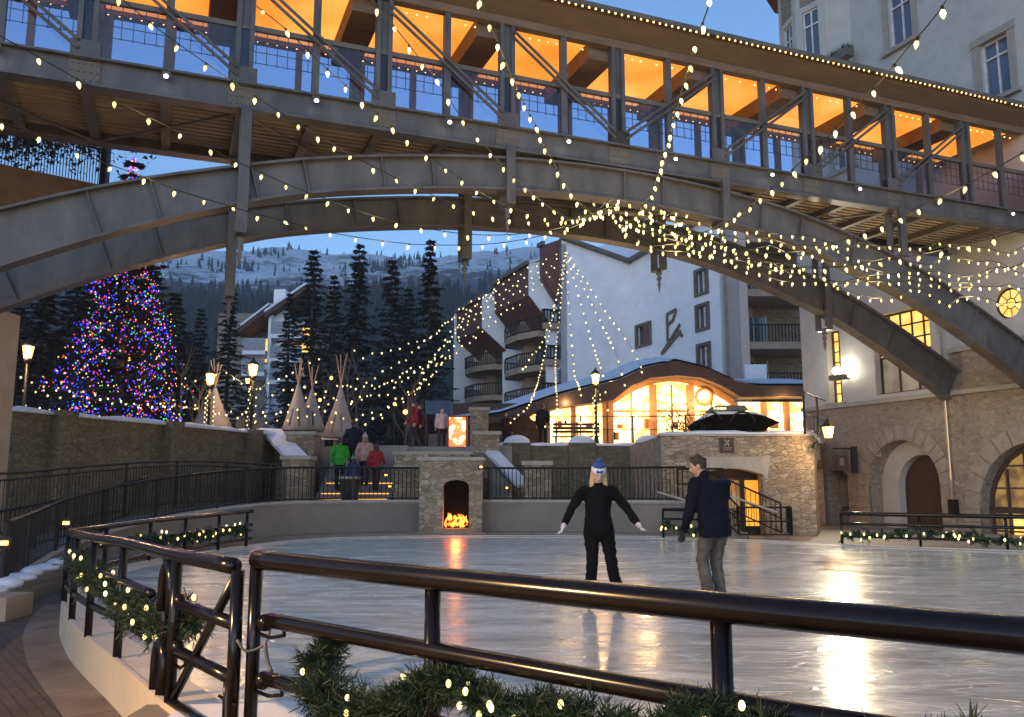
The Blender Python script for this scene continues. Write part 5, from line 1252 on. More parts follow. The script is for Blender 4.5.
# ------------------------------------------------------------------ Christmas tree
CT = Vector((x(112,31.5),31.5,GZ)); H = AY(112,152,31.5).z-GZ
xt = fir('christmas_tree', 'big Christmas tree covered in blue red and multicoloured lights at the left', H, 2.5, tuple(CT), 24000, None, 77, .28, .03)
cols = [('blue_bulb',(.03,.04,1),2.4),('red_bulb',(1,.06,.04),1.7),('violet_bulb',(.35,.03,1),1.8),('green_bulb',(.08,1,.3),1.0),('gold_bulb',(1,.60,.15),1.9)]
cm = [emit(a, b, c, sample=False) for a, b, c in cols]; wts = [.40,.22,.10,.12,.16]
rg = random.Random(9); rest = MB(); near = []
for i in range(3600):
    f_ = rg.random()**1.35; z = H*(.03+.95*f_); a = rg.random()*2*math.pi
    R_ = (2.65*(1-f_)**.95*rg.uniform(.6,1.1)+.05)*(.70+.38*(1-((z+.3*math.sin(a*2))/1.2 % 1.0))); R_ *= 1+.20*noise.noise(Vector((math.cos(a)*1.5,math.sin(a)*1.5,z*.9)))*2
    p = Vector((math.cos(a)*R_,math.sin(a)*R_,z-.12*R_)); ci = rg.choices(range(5), wts)[0]
    near.append((p.y, p, ci))
near.sort(key=lambda q: q[0]); protob = {}
for i, (_, p, ci) in enumerate(near):
    if i < 100:
        if ci not in protob:
            protob[ci] = obj('tree_bulb', MB().ell((0,0,0),(.028,.028,.034),6,4), cm[ci], xt, True, local=True); protob[ci].location = p
        else: o = protob[ci].copy(); COL.objects.link(o); o.location = p
    else: rest.cur = ci; s_ = rg.uniform(.016,.028); rest.ell(p,(s_,s_,s_*1.25),5,4)
obj('tree_lights', rest, cm, xt, True, local=True, kind='stuff')
for k_, (dx, dz, c_) in enumerate(((-.3,2.2,(.25,.2,1)),(.8,4.0,(.7,.15,.6)))): lamp(CT+Vector((dx,-2.6,dz)), 30, c_, .5, 'tree_glow')
# lit shrubs and branches left of the Christmas tree
m_ = MB(); pts_ = []
for i in range(4):
    cxp = Vector((x(36+i*9,31),31+.4*i,3.1)); 
    for _ in range(26):
        a = R.random()*6.28; L = R.uniform(.5,1.3); q = cxp+Vector((math.cos(a)*L,math.sin(a)*L*.5,L*R.uniform(.3,1.0))); m_.tube([cxp,q],[.02,.006],4); pts_.append(q)
bs = thing('bare_shrub', 'low bare shrub strung with white and orange lights left of the Christmas tree', 'shrub', (x(45,31),31,2.9))
obj('twigs', m_, M['bark'], bs)
for q in pts_[:60]: obj('bulb', MB().ell(q,(.03,.03,.035),6,4), M['bulb_far'], bs, smooth=True)
# ------------------------------------------------------------------ tents
def tipi(px, Y_, ptop, pfab, pbot, wpx, label, seed):
    rg = random.Random(seed); X_ = x(px,Y_); z0 = AYpz(pbot,Y_); zt = AYpz(ptop,Y_); zf = AYpz(pfab,Y_); r_ = wpx/850*Y_/2
    t = thing('tent', label, 'tent', (X_,Y_,z0)); rings = []
    n = 18
    for i, f_ in enumerate((0,.2,.45,.7,.88,1)):
        rr_ = r_*.88*(1-f_)**1.05+.06; R_ = []
        for j in range(n):
            a = 2*math.pi*j/n; q = rr_*(1+.10*(1 if j%3 else -1)*(1-f_)); R_.append(Vector((X_+math.cos(a)*q,Y_+math.sin(a)*q,z0+(zf-z0)*f_)))
        rings.append(R_)
    obj('fabric', MB().loft(rings), M['fabric'], t, smooth=True)
    for k_ in range(4):
        a = k_*1.6+rg.random(); obj('pole', MB().cyl((X_-math.cos(a)*.12,Y_-math.sin(a)*.12,zf-.5),(X_+math.cos(a)*.22,Y_+math.sin(a)*.22,zt-rg.uniform(0,.4)),.035,.02,6), M['tan'], t)
    obj('door_flap', MB().prism([(X_-.22,Y_-r_*.80,z0+.15),(X_+.22,Y_-r_*.80,z0+.15),(X_+.12,Y_-r_*.52,z0+(zf-z0)*.45),(X_-.12,Y_-r_*.52,z0+(zf-z0)*.45)],(0,-.03,0)), M['brown_d'], t)
    return t
tipi(210,34,356,388,432,40,'wide white wrapped tent with bare poles beside the left lamp post',1)
tipi(295,33,357,384,430,28,'narrow pale pink lit tent above the left stair pier',2)
tipi(309,33.5,360,390,430,26,'pale tent just right of the pink lit tent, touching it',3)
tipi(338,35,352,388,438,34,'bluish white tent with a dark opening at the top of the stairs',4)
tb = MB().box(x(233,36),x(262,36),36,36.6,GZ,AYpz(418,36)); solo('snowy_box', tb, M['conc'], 'low grey snow topped box between the two left tents', 'box', (x(247,36),36.3,GZ))

# ------------------------------------------------------------------ lamp posts
def lamp_post(label, X_, Y_, z0, zh, s=1.0, watt=40, bulbs=0, light=True):
    t = thing('street_lamp', label, 'lamp post', (X_,Y_,z0), 0, None)
    h = zh-z0; L = lambda nm, mb, m_, sm=False: obj(nm, mb, m_, t, sm, local=True)
    L('pole', MB().tube([(0,0,0),(0,0,.1),(0,0,.35),(0,0,.5),(0,0,h-.35*s)],[.16*s,.15*s,.09*s,.055*s,.045*s],10), M['black'], 'fix')
    L('lantern_base', MB().tube([(0,0,h-.38*s),(0,0,h-.28*s),(0,0,h-.2*s)],[.05*s,.12*s,.13*s],8), M['black'], 'fix')
    L('lamp_glass', MB().tube([(0,0,h-.2*s),(0,0,h+.18*s)],[.11*s,.17*s],6), M['lampglass'])
    L('lantern_cap', MB().tube([(0,0,h+.18*s),(0,0,h+.24*s),(0,0,h+.38*s),(0,0,h+.48*s)],[.21*s,.19*s,.05*s,.015*s],8), M['black'], 'fix')
    if bulbs:
        g = MB(); rg_ = random.Random(bulbs)
        for _ in range(700):
            a = rg_.random()*6.28; z = rg_.uniform(.3,h-.4); p = Vector((math.cos(a)*.10,math.sin(a)*.10,z)); d = Vector((math.cos(a),math.sin(a),rg_.gauss(0,.6)))*.10; s_ = Vector((-math.sin(a),math.cos(a),0))*.012
            g.tri(p-s_,p+s_,p+d)
        L('garland_wrap', g, M['needle'])
        for i in range(bulbs):
            a = i*2.1; z = .35+(h-.9)*i/bulbs; obj('bulb', MB().ell((math.cos(a)*.17,math.sin(a)*.17-.03,z),(.028,.028,.035),6,4), M['bulb_far'], t, smooth=True, local=True)
    if light: lamp((0,0,h+.0), watt, (1,.58,.25), .15, 'lamp_light', t).location = (0,-.30*s,h-.02)
    return t
for px_, py_, Y_, lb, s_, bl_ in ((205,379,30.5,'garlanded lamp post in front of the wide left tent',1.0,26),(248,370,33.5,'taller lamp post between the left tent and the pink lit tent',1.15,20),(597,379,32.8,'garlanded lamp post in front of the arched shop window',1.0,28),(17,352,26,'small glowing lamp at the far left beside the bridge column',1.0,0),(243,381,35.5,'low twin lamp glow just below the taller lamp post',.6,0)):
    zz = AYpz(py_, Y_); lamp_post(lb, x(px_,Y_), Y_, GZ, zz, s_*(.95), 230, bl_, light=(px_ != 243))
t = thing('globe_lamp', 'small warm globe lamp beside the walker in the red jacket', 'lamp', (x(404,35.5),35.5,GZ))
zz = AYpz(412,35.5); obj('globe', MB().ell((x(404,35.5),35.5,zz),(.10,.10,.10)), M['lampglass'], t, smooth=True); obj('pole', MB().cyl((x(404,35.5),35.5,GZ),(x(404,35.5),35.5,zz-.1),.03), M['black'], t)
for px_, py_, lb in ((317,400,'small amber lamp to the right of the paired tents'),(393,404,'faint amber lamp in the dark left of the globe lamp'),(328,378,'tiny amber lamp high between the right tents')):
    zz = AYpz(py_,37); t = thing('globe_lamp', lb, 'lamp', (x(px_,37),37,GZ))
    obj('globe', MB().ell((x(px_,37),37,zz),(.07,.07,.08)), M['lampglass'], t, smooth=True); obj('pole', MB().cyl((x(px_,37),37,GZ),(x(px_,37),37,zz-.1),.03), M['black'], t)
# assumed plaza lamps, unseen behind and beside the viewer, added for warm light
for (X_, Y_, lb, wt) in ((-6.2,2.6,'plaza lamp post standing on the pavement left of the viewer',3300),(1.0,-2.4,'plaza lamp post standing on the pavement behind the viewer',600)):
    lamp_post(lb, X_, Y_, -.33, 3.3, 1.0, wt)
# ramp lights
for px_, py_, Y_ in ((66,523,15.8),(4,543,12.6)):
    p = AY(px_,py_,Y_); t = thing('step_lamp', 'small amber ground light behind the curved fence '+('in the ramp wall' if px_ == 66 else 'at the left picture edge'), 'light', tuple(p))
    obj('lens', MB().box(p.x-.05,p.x+.05,p.y-.02,p.y+.02,p.z-.03,p.z+.03), M['lampglass'], t); obj('housing', MB().box(p.x-.08,p.x+.08,p.y+.021,p.y+.08,p.z-.08,-.34 if p.z < 0 else p.z+.08), M['black'], t)
# low snowy ring kerb at the left with its end block
rk = crom([Vector(q) for q in ((-7.15,12.4,-.05),(-7.75,14.4,.0),(-7.9,16.5,.05),(-7.6,18.5,.05))],.3)
solo('ramp_kerb', ribbon_wall(rk,.45), M['conc'], 'curved low concrete kerb with old snow at the foot of the left fence', 'kerb', (-7.6,15,-.34))
solo('ramp_end_block', MB().box(-7.9,-6.75,11.7,12.35,-.34,-.02), M['tan'], 'tan stone block at the near end of the curved kerb', 'block', (-7.3,12,-.34))
for i in range(6):
    p = rk[min(len(rk)-1, i*2)]; 
    solo('snow_lump', MB().ell((p.x-.18,p.y,p.z+.04),(.16+.06*(i%3),.22,.08+.03*(i%2)),12,7), M['snow'], 'small lump of old snow on the curved low kerb', 'snow', (p.x,p.y,p.z), smooth=True, group='snow lumps on the left kerb')

# ------------------------------------------------------------------ string lights
bulb_me = {}
def bulb_mesh(kind):
    if kind not in bulb_me:
        if kind == 'near':
            m_ = MB(); m_.cur = 0; m_.tube([(0,0,-.030),(0,0,-.045),(0,0,-.065),(0,0,-.09),(0,0,-.115)],[.012,.021,.025,.017,.004],8)
            m_.cur = 1; m_.tube([(0,0,.01),(0,0,-.032)],[.013,.017],6)
            bulb_me[kind] = mk('bulb', m_, [M['bulb'], M['socket']], True)
        else:
            m_ = MB(); m_.ell((0,0,-.04),(.031,.031,.038),6,5); bulb_me[kind] = mk('bulb', m_, M['bulb_far'], True)
    return bulb_me[kind]
nb_total = 0
def string(label, pts, sp, kind='near', size=.88, cable=.007, jitter=0, group='string lights over the rink'):
    global nb_total
    P_ = crom([AY(a, b, c) for a, b, c in pts], .25)
    if jitter:
        rg_ = random.Random(len(label)); P_ = [p + Vector((0,0,jitter*noise.noise(p*1.7))) for p in P_]
    t = thing('string_light', label, 'string lights', P_[0], 0, group)
    obj('cable', MB().tube(P_, cable, 4), M['cable'], t)
    me = bulb_mesh(kind); rg_ = random.Random(len(pts)*7+len(label))
    for p, d in resample(P_, sp, .3):
        o = bpy.data.objects.new('bulb', me); COL.objects.link(o); o.parent = t
        o.location = p - P_[0]; o.rotation_euler = (rg_.gauss(0,.22), rg_.gauss(0,.22), rg_.random()*6)
        _z = size*rg_.uniform(.86,1.12); o.scale = (_z,_z,_z); nb_total += 1
    if kind == 'near':
        q = [p for p, _ in resample(P_, sp*9, .5)]
        for p in q: lamp(p - P_[0] - Vector((0,0,.25)), 16.0, (1,.70,.32), .12, 'bulb_light', t)
    return t
def dd(pts, a, b): n = len(pts)-1; return [(q[0], q[1], a+(b-a)*(i/n)) for i, q in enumerate(pts)]
string('string of big bulbs dropping from the top centre to the knot below the bridge', dd([(712,-40),(708,8),(694,45),(686,75),(679,100),(673,121),(669,138),(665,152),(661,165),(656,180),(650,195),(641,208),(634,218),(624,226),(616,220),(612,208)],6.2,14.5), .34)
string('steep string from upper left of centre down to the knot', dd([(470,-40),(483,5),(496,38),(507,65),(517,88),(526,108),(535,124),(541,140),(551,157),(561,176),(571,193),(583,206),(597,216),(612,209),(617,201)],7,14.5), .36)
string('string of large bulbs coming down from the top right corner', dd([(960,-30),(941,9),(907,49),(879,83),(850,111),(830,135),(811,153),(792,170),(779,184),(763,194),(751,206),(739,213),(730,220),(719,227),(700,233),(675,232),(650,225)],5.6,14.5), .42)
string('string entering at the right edge below the bridge deck', dd([(1050,135),(1022,153),(984,175),(952,192),(919,207),(895,219),(872,229),(850,237),(831,244),(813,249),(790,252),(760,252),(720,245),(680,236)],8,15), .42)
string('string running low across the right half under the deck', dd([(1040,224),(992,238),(960,246),(932,252),(905,257),(880,261),(858,264),(838,267),(800,268),(760,264),(720,256),(690,248),(660,238),(630,222)],9,15.5), .42)
string('long string from the far left past the left arch to the knot', dd([(-20,25),(35,55),(81,81),(123,104),(161,123),(197,141),(226,157),(255,170),(282,182),(306,192),(329,200),(350,208),(388,220),(424,228),(465,234),(501,235),(536,232),(567,226),(600,214)],8,15.5), .44)
string('lowest long string from the left column across the firs', dd([(-10,118),(27,130),(68,148),(105,163),(142,176),(174,189),(206,199),(236,208),(264,216),(290,222),(313,229),(356,237),(410,244),(459,245),(499,243),(540,236),(575,226),(605,210)],9,16), .46)
string('string crossing the left bridge windows down to the knot', dd([(110,-12),(149,22),(187,50),(222,74),(253,95),(283,114),(309,130),(333,144),(355,157),(392,176),(425,192),(454,204),(489,215),(520,220),(562,221),(600,213)],7.5,15.2), .42)
string('string falling past the middle bridge windows left of centre', dd([(255,5),(287,30),(316,59),(342,82),(364,102),(385,120),(404,136),(436,161),(463,180),(485,195),(515,209),(545,217),(575,219),(612,206)],8,15), .42)
string('string falling steeply between the two centre bridge posts', dd([(372,0),(398,31),(421,60),(440,84),(464,122),(489,150),(509,172),(526,188),(540,200),(557,212),(573,219),(600,214)],8,15), .42)
rg = random.Random(31)
for i, (ye, sag, lb) in enumerate(((252,16,'highest'),(262,24,'second highest'),(274,26,'middle'),(287,34,'second lowest'),(300,40,'lowest'),(268,44,'most sagging'))):
    y0 = 206+i*5; pts = []
    for k_ in range(15):
        f_ = k_/14; px_ = 622+ (1040-622)*f_; py_ = y0+(ye-y0)*f_ + sag*math.sin(math.pi*f_)*.6 + rg.gauss(0,3.0)
        pts.append((px_,py_, 15.2+4.0*f_))
    string('%s string in the dense bundle running right from the knot' % lb, pts, .29, size=.82, jitter=.2)
string('short looped string hanging around the knot', dd([(590,200),(605,212),(617,203),(621,215),(628,226),(640,228),(648,216),(655,205),(668,212),(690,226)],14.6,15), .2)
string('second short string tangled at the knot', dd([(575,215),(592,216),(604,204),(616,198),(630,203),(645,212),(660,208),(680,222),(705,238),(740,250)],14.8,15.2), .22)
string('short string draped just right of the knot', dd([(640,206),(655,222),(672,232),(700,244),(725,252),(760,262),(800,264)],15,16), .24)
# fan over the hotel
far = 'strings fanning down from the hotel roof'
A0 = (566,250)
for i, (bx, by, midx, midy, Yb) in enumerate(((506,426,543,360,31),(545,426,556,350,31),(581,424,573,360,31.5),(608,412,590,335,33),(624,386,600,320,36),(641,372,604,308,38))):
    lb = ['leftmost, bending down to the dark steps','second from the left, ending by the standing man','third, falling onto the lamp post side','fourth, passing the lamp post','fifth, ending over the shop roof','rightmost, longest across the white wall'][i]
    pts = [(A0[0],A0[1],46),(midx,midy,40),((midx+bx)/2+ (3 if i > 1 else 6),(midy+by)/2+ (8 if i < 2 else -2),(40+Yb)/2-2),(bx+ (12 if i < 2 else 0),by-(12 if i < 2 else 6),Yb+1),(bx,by,Yb)]
    string('string of the hotel fan: %s' % lb, pts, .42 if i < 2 else .85, 'far', 1.05 if i < 2 else 1.35, .006, group=far)
for i, pts in enumerate((
    [(560,255,50),(528,268,50),(500,285,48),(470,304,46),(445,325,44),(420,345,42),(395,362,40),(365,380,38),(335,388,36)],
    [(558,258,50),(520,278,48),(490,300,46),(465,318,44),(440,345,42),(425,370,40),(405,395,38),(380,412,36),(350,422,34)],
    [(556,262,50),(515,290,48),(480,312,46),(452,335,44),(430,360,42),(400,375,40),(370,384,38),(340,388,36),(300,385,34),(262,392,32)],
    [(535,280,50),(505,300,48),(475,330,46),(450,352,44),(425,384,41),(395,405,38),(365,417,36),(330,424,34),(290,424,33)],
    [(500,283,48),(470,312,46),(455,330,44),(440,352,42),(415,370,40),(390,390,38),(360,402,36),(325,410,34),(280,413,33),(240,408,32)],
    [(566,250,48),(562,275,46),(556,300,45),(548,330,44),(535,352,42),(520,375,40)])):
    string('string sweeping left from the hotel roof over the firs, %s' % ['topmost','steeply sagging to the stairs','reaching the left lamp posts','low one ending over the tents','ending beside the second tent','short one down the balconies'][i], pts, .72 if i < 5 else .6, 'far', 1.3, .006, jitter=.5, group='strings from the hotel to the tents')
for i, pts in enumerate((
    [(552,275,48),(520,300,47),(492,322,45),(462,345,43),(432,372,41),(408,398,39)],
    [(500,286,48),(478,300,46),(452,322,44),(420,338,42),(385,350,40),(350,352,38)],
    [(470,318,46),(446,352,44),(418,372,42),(390,380,40),(352,400,38),(318,395,36),(288,405,34)])):
    string('faint extra string over the firs, %s' % ['steep one down to the globe lamp','flat one high across the firs','long one down to the pink lit tent'][i], pts, .7, 'far', 1.25, .006, jitter=.6, group='strings from the hotel to the tents')
for i, pts in enumerate((
    [(160,404,31),(190,408,31),(220,411,31),(250,414,31.5),(280,413,32),(310,408,32),(345,398,33)],
    [(18,377,28),(45,386,28),(80,392,28.2),(120,400,28.4),(160,404,29),(200,408,30)],
    [(170,398,31),(200,407,31),(232,416,31),(262,421,32),(292,418,32),(320,412,33)],
    [(20,388,28),(50,394,28),(90,398,28.2),(130,404,28.4),(170,407,29)],
    [(182,375,32),(200,382,32),(225,372,32),(250,390,33),(275,380,33),(300,368,34),(325,355,34)])):
    string('low string of tiny lights near the tents, %s' % ['upper swag across the three lamps','upper one crossing the Christmas tree','lower swag under the wide tent','lower one crossing the Christmas tree','zigzag above the tents'][i], pts, .42, 'far', 1.0, .005, jitter=.15, group='low strings by the tents')
print('bulbs', nb_total)

# ------------------------------------------------------------------ people
J0 = dict(pel=(0,0,.96), chest=(0,0,1.30), neck=(0,0,1.50), head=(0,0,1.64),
          shL=(.19,0,1.43), elL=(.25,.02,1.14), haL=(.27,-.04,.90), shR=(-.19,0,1.43), elR=(-.25,.02,1.14), haR=(-.27,-.04,.90),
          hipL=(.10,0,.93), knL=(.11,-.02,.50), anL=(.11,.02,.09), hipR=(-.10,0,.93), knR=(-.11,-.02,.50), anR=(-.11,.02,.09), look=(0,-1,0))
def limb(m_, a, b, r1, r2): m_.cap(a, b, r1, r2, 12)
def hand(m_, wr, el, r=.0105, curl=.5, side=1):
    wr = Vector(wr); d = (wr-Vector(el)).normalized(); s_ = d.cross(Vector((0,1,0)))
    if s_.length < .2: s_ = Vector((1,0,0))
    s_ = Vector((0,1,0)) - d*d.y; s_.normalize(); n_ = d.cross(s_)*side
    palm = wr + d*.05; m_.ell(palm,(.024,.040,.048), 10, 8, Matrix((n_, s_, d)).transposed())
    for k_, (o_, L) in enumerate(((-.032,.062),(-.011,.075),(.011,.070),(.031,.052))):
        b = wr + d*.085 + s_*o_; c = b + (d*.9+s_*o_*2)*L*.55; e = c + (d*(1-curl)+n_*curl).normalized()*L*.5
        m_.cap(b - d*.02, c, r, r*.92, 8); m_.cap(c, e, r*.92, r*.8, 8)
    tb_ = wr + d*.03 - s_*.032; tm = tb_ + (d*.6-s_*.8).normalized()*.035; m_.cap(tb_, tm, r*1.2, r*1.05, 8); m_.cap(tm, tm+(d*.9-s_*.1+n_*.2).normalized()*.03, r*1.05, r*.85, 8)
def person(label, loc, yaw, h=1.75, J=None, jacket=(.02,.02,.03), pants=(.02,.02,.025), hair=(.05,.03,.02), hat=None, long_hair=False, gloves=None, skates=False, detail=.02, coat_len=.0, fem=False, skin='skin', pants_flare=0, bulk=1.0, group=None):
    j = dict(J0); j.update(J or {}); j = {k: Vector(v_) for k, v_ in j.items()}; s = h/1.75
    t = thing('person', label, 'person', loc, yaw, group); t.scale = (s,s,s)
    lk = j['look'].normalized(); H_ = j['head']; up = Vector((0,0,1)); up = (up - lk*lk.z*.0).normalized()
    sd_ = lk.cross(Vector((0,0,1))).normalized(); hu = sd_.cross(lk).normalized()
    rot = Matrix((sd_, -lk, hu)).transposed()
    w_ = (.97 if fem else 1.0)*bulk
    b = MB()
    b.ell(H_, (.073,.092,.110), 16, 12, rot); b.ell(H_+lk*.022-hu*.055,(.052,.060,.058),12,9,rot)
    b.cap(H_+lk*.088-hu*.0, H_+lk*.104-hu*.028, .009, .015, 8)
    for q in (-1,1): b.ell(H_+sd_*.074*q-hu*.012,(.012,.022,.03),8,6,rot)
    b.ell(H_+lk*.088-hu*.058,(.026,.012,.009),8,6,rot)
    b.cap(j['neck']-Vector((0,0,.04)), H_-hu*.05, .058, .050)
    b.cap(j['chest'], j['neck']-Vector((0,0,.10)), .08, .05); b.cap(j['pel'], j['chest'], .11, .08)
    for q in ('L','R'):
        limb(b, j['sh'+q], j['el'+q], .052*w_, .042); limb(b, j['el'+q], j['ha'+q], .042, .028); hand(b, j['ha'+q], j['el'+q], side=1 if q == 'L' else -1)
        limb(b, j['hip'+q], j['kn'+q], .085, .055); limb(b, j['kn'+q], j['an'+q], .055, .038)
        f_ = lk*1.0; f_.z = 0; f_.normalize(); b.cap(j['an'+q]-Vector((0,0,.035)), j['an'+q]+f_*.13-Vector((0,0,.05)), .042, .032)
        limb(b, j['pel'], j['hip'+q], .11, .095)
    body = obj('body', organic(b, detail*.45, 2), M[skin], t, smooth=True, local=True)
    e_ = []
    for q in (-1,1):
        obj('eye', MB().ell(H_+lk*.083+sd_*.030*q+hu*.008,(.011,.008,.007),8,6,rot), M['black'], t, smooth=True, local=True)
    obj('mouth', MB().ell(H_+lk*.095-hu*.057,(.020,.006,.004),8,6,rot), mat_once('lips',(.35,.1,.09)), t, smooth=True, local=True)
    # jacket
    jk = MB(); ch = j['chest']; pe = j['pel']; nk = j['neck']
    n = 20
    def rg_(c, rx, ry): return [Vector(c) + Vector((math.cos(2*math.pi*i/n)*rx, math.sin(2*math.pi*i/n)*ry, 0)) for i in range(n)]
    hz_ = pe.z - .10 - coat_len
    jk.loft([rg_((pe.x,pe.y,hz_), .190 if fem else .195*bulk, .150), rg_((pe.x,pe.y,pe.z+.02), .185 if fem else .190*bulk, .148), rg_(pe.lerp(ch,.5), .160 if fem else .185*bulk, .130*bulk), rg_(ch, .175*w_, .135), rg_(ch.lerp(nk,.5), .185*w_, .125), rg_(ch.lerp(nk,.8), .12, .10), rg_(nk, .075, .075)])
    jk.cap(j['shL']-Vector((.03,0,.01)), j['shR']+Vector((.03,0,-.01)), .075, .075); jk.cap(nk-Vector((0,0,.08)), nk+Vector((0,0,.02)), .085, .070)
    for q in ('L','R'):
        limb(jk, j['sh'+q], j['el'+q], .072*w_, .060*w_); e2_ = j['el'+q].lerp(j['ha'+q], .96); limb(jk, j['el'+q], e2_, .060*w_, .047)
    jm = mat('jacket_cloth', jacket, .85, 0, .35, 5, .5, 22, spec=.15)
    jo = obj('jacket', organic(jk, detail, 3, .022), jm, t, smooth=True, local=True)
    tr = MB(); tr.cap(pe, pe-Vector((0,0,.03)), .150, .15)
    for q in ('L','R'):
        hp_ = j['hip'+q]; limb(tr, hp_, j['kn'+q], .102, .074); limb(tr, j['kn'+q], j['an'+q]+Vector((0,0,.0)), .072, .070+pants_flare); limb(tr, pe-Vector((0,0,.05)), hp_, .13, .10)
    obj('trousers', organic(tr, detail, 3, .018), mat('trouser_cloth', pants, .85, 0, .35, 6, .5, 18, spec=.15), t, smooth=True, local=True)
    for q in ('L','R'):
        f_ = Vector((lk.x,lk.y,0)).normalized(); a = j['an'+q]; m_ = MB(); m_.cap(a+Vector((0,0,.08)), a-Vector((0,0,.02)), .055, .055); m_.cap(a-Vector((0,0,.03))-f_*.04, a+f_*.15-Vector((0,0,.045)), .050, .042)
        so_ = obj('skate' if skates else 'boot', organic(m_, .02, 1), M['black'] if not skates else mat_once('skate_leather',(.05,.05,.06)), t, smooth=True, local=True)
        if skates:
            z0_ = a.z-.085; obj('blade', MB().beam(a-f_*.10+Vector((0,0,-.115)), a+f_*.19+Vector((0,0,-.115)), .006, .05), M['steel'], so_, local=True)
            obj('blade_holder', MB().beam(a-f_*.06+Vector((0,0,-.085)), a+f_*.14+Vector((0,0,-.085)), .02, .03), M['black'], so_, local=True)
    if gloves:
        for q in ('L','R'):
            g = MB(); hand(g, j['ha'+q], j['el'+q], .016, side=1 if q == 'L' else -1); g.cap(j['ha'+q], j['ha'+q]+(j['ha'+q]-j['el'+q]).normalized()*.05, .036, .034)
            obj('glove', organic(g, .009, 1), mat('glove_cloth', gloves, .8), t, smooth=True, local=True)
    hr = MB(); hr.ell(H_-lk*.016+hu*.018,(.083,.098,.108),16,12,rot)
    cut = MB()
    if long_hair:
        for q in (-1,1):
            hr.cap(H_+sd_*.068*q-lk*.01, H_+sd_*.078*q-hu*.13+lk*.015, .034, .040); hr.cap(H_+sd_*.078*q-hu*.12+lk*.015, H_+sd_*.085*q-hu*.22+lk*.04, .042, .022)
        hr.cap(H_-lk*.06, H_-lk*.05-hu*.2, .07, .05)
    else:
        rg_ = random.Random(3)
        for _ in range(16):
            v_ = Vector((rg_.gauss(0,1),rg_.gauss(0,1),abs(rg_.gauss(.4,.6)))).normalized(); c_ = H_-lk*.02+hu*.025+rot @ Vector((v_.x*.07,v_.y*.085,v_.z*.095)); hr.ell(c_,(.026,.026,.024),8,6)
    o = organic(hr, .012, 1)
    # keep the face free of hair
    keep = []
    for f_ in o.f:
        c_ = sum((Vector(o.v[i]) for i in f_), Vector())/len(f_) - H_
        if c_.dot(lk) > .045 and abs(c_.dot(sd_)) < .058 and c_.dot(hu) < .055: continue
        keep.append(f_)
    o.f = keep; o.mi = [0]*len(keep)
    obj('hair', o, mat('hair_strands', hair, .6, 0, .35, 30, .6, 90), t, smooth=True, local=True)
    if hat:
        hm = MB(); n = 18; rings = []
        for z, r_ in ((.012,.098),(.05,.102),(.09,.094),(.125,.066),(.145,.03)):
            rings.append([H_ + hu*z - lk*.008 + sd_*math.cos(2*math.pi*i/n)*r_*.92 + lk*math.sin(2*math.pi*i/n)*r_*1.06 for i in range(n)])
        hbm = mat('hat_knit', hat, .9); ho = obj('hat', MB().loft(rings), mat('hat_white',(.6,.6,.62) if fem else hat,.9), t, smooth=True, local=True)
        obj('pompom', MB().ell(H_+hu*.170-lk*.01,(.042,.042,.036),12,8), hbm, ho, smooth=True, local=True)
        c2_ = MB(); rr2 = [[H_ + hu*z - lk*.008 + sd_*math.cos(2*math.pi*i/n)*r_*.92 + lk*math.sin(2*math.pi*i/n)*r_*1.06 for i in range(n)] for z, r_ in ((.10,.096),(.128,.070),(.150,.032))]
        obj('hat_crown', c2_.loft(rr2), hbm, ho, smooth=True, local=True)
        em = MB(); 
        for k_, (dx_, dz_) in enumerate(((-.022,.060),(.018,.048))): em.ell(H_+lk*.093+hu*dz_+sd_*dx_,(.026,.010,.013),8,6,rot)
        em.cap(H_+lk*.099+hu*.070+sd_*.035, H_+lk*.099+hu*.040-sd_*.030, .008,.008); obj('hat_emblem', em, hbm, ho, smooth=True, local=True)
    return t
def mat_once(nm, c):
    return bpy.data.materials.get(nm) or mat(nm, c, .6)

# the two skaters
person('blonde woman skater in black with a white and blue bobble hat, arms held out', (1.06,10.6,.0), rad(2), 1.72,
    dict(pel=(0,.03,.985), chest=(0,0,1.30), neck=(0,-.03,1.505), head=(0,-.075,1.645), look=(0,-1,-.42),
         shL=(.18,-.01,1.44), elL=(.34,-.03,1.23), haL=(.46,-.09,1.05), shR=(-.18,-.01,1.44), elR=(-.33,-.03,1.23), haR=(-.43,-.09,1.03),
         hipL=(.10,.03,.95), knL=(.15,-.04,.56), anL=(.24,.03,.15), hipR=(-.09,.03,.95), knR=(-.085,-.04,.56), anR=(-.12,.03,.15)),
    (.003,.003,.004), (.003,.003,.004), (.55,.36,.16), (.03,.07,.22), True, (.55,.50,.52), True, .016, 0, True, 'skin_p', .012)
person('dark haired man skater in a navy jacket and grey jeans seen from behind', (2.47,10.6,.0), rad(-152), 1.84,
    dict(pel=(0,.02,.97), chest=(.0,-.03,1.28), neck=(.06,-.08,1.50), head=(.10,-.13,1.635), look=(.82,-.6,-.36),
         shL=(.22,-.04,1.42), elL=(.28,-.08,1.12), haL=(.27,-.20,.88), shR=(-.21,-.04,1.42), elR=(-.27,-.12,1.15), haR=(-.20,-.30,1.0),
         hipL=(.10,.02,.93), knL=(.12,-.08,.54), anL=(.12,.02,.14), hipR=(-.10,.02,.93), knR=(-.10,-.10,.54), anR=(-.11,-.04,.14)),
    (.005,.006,.013), (.10,.088,.075), (.035,.02,.012), None, False, (.01,.01,.012), True, .016, .06, bulk=1.14)
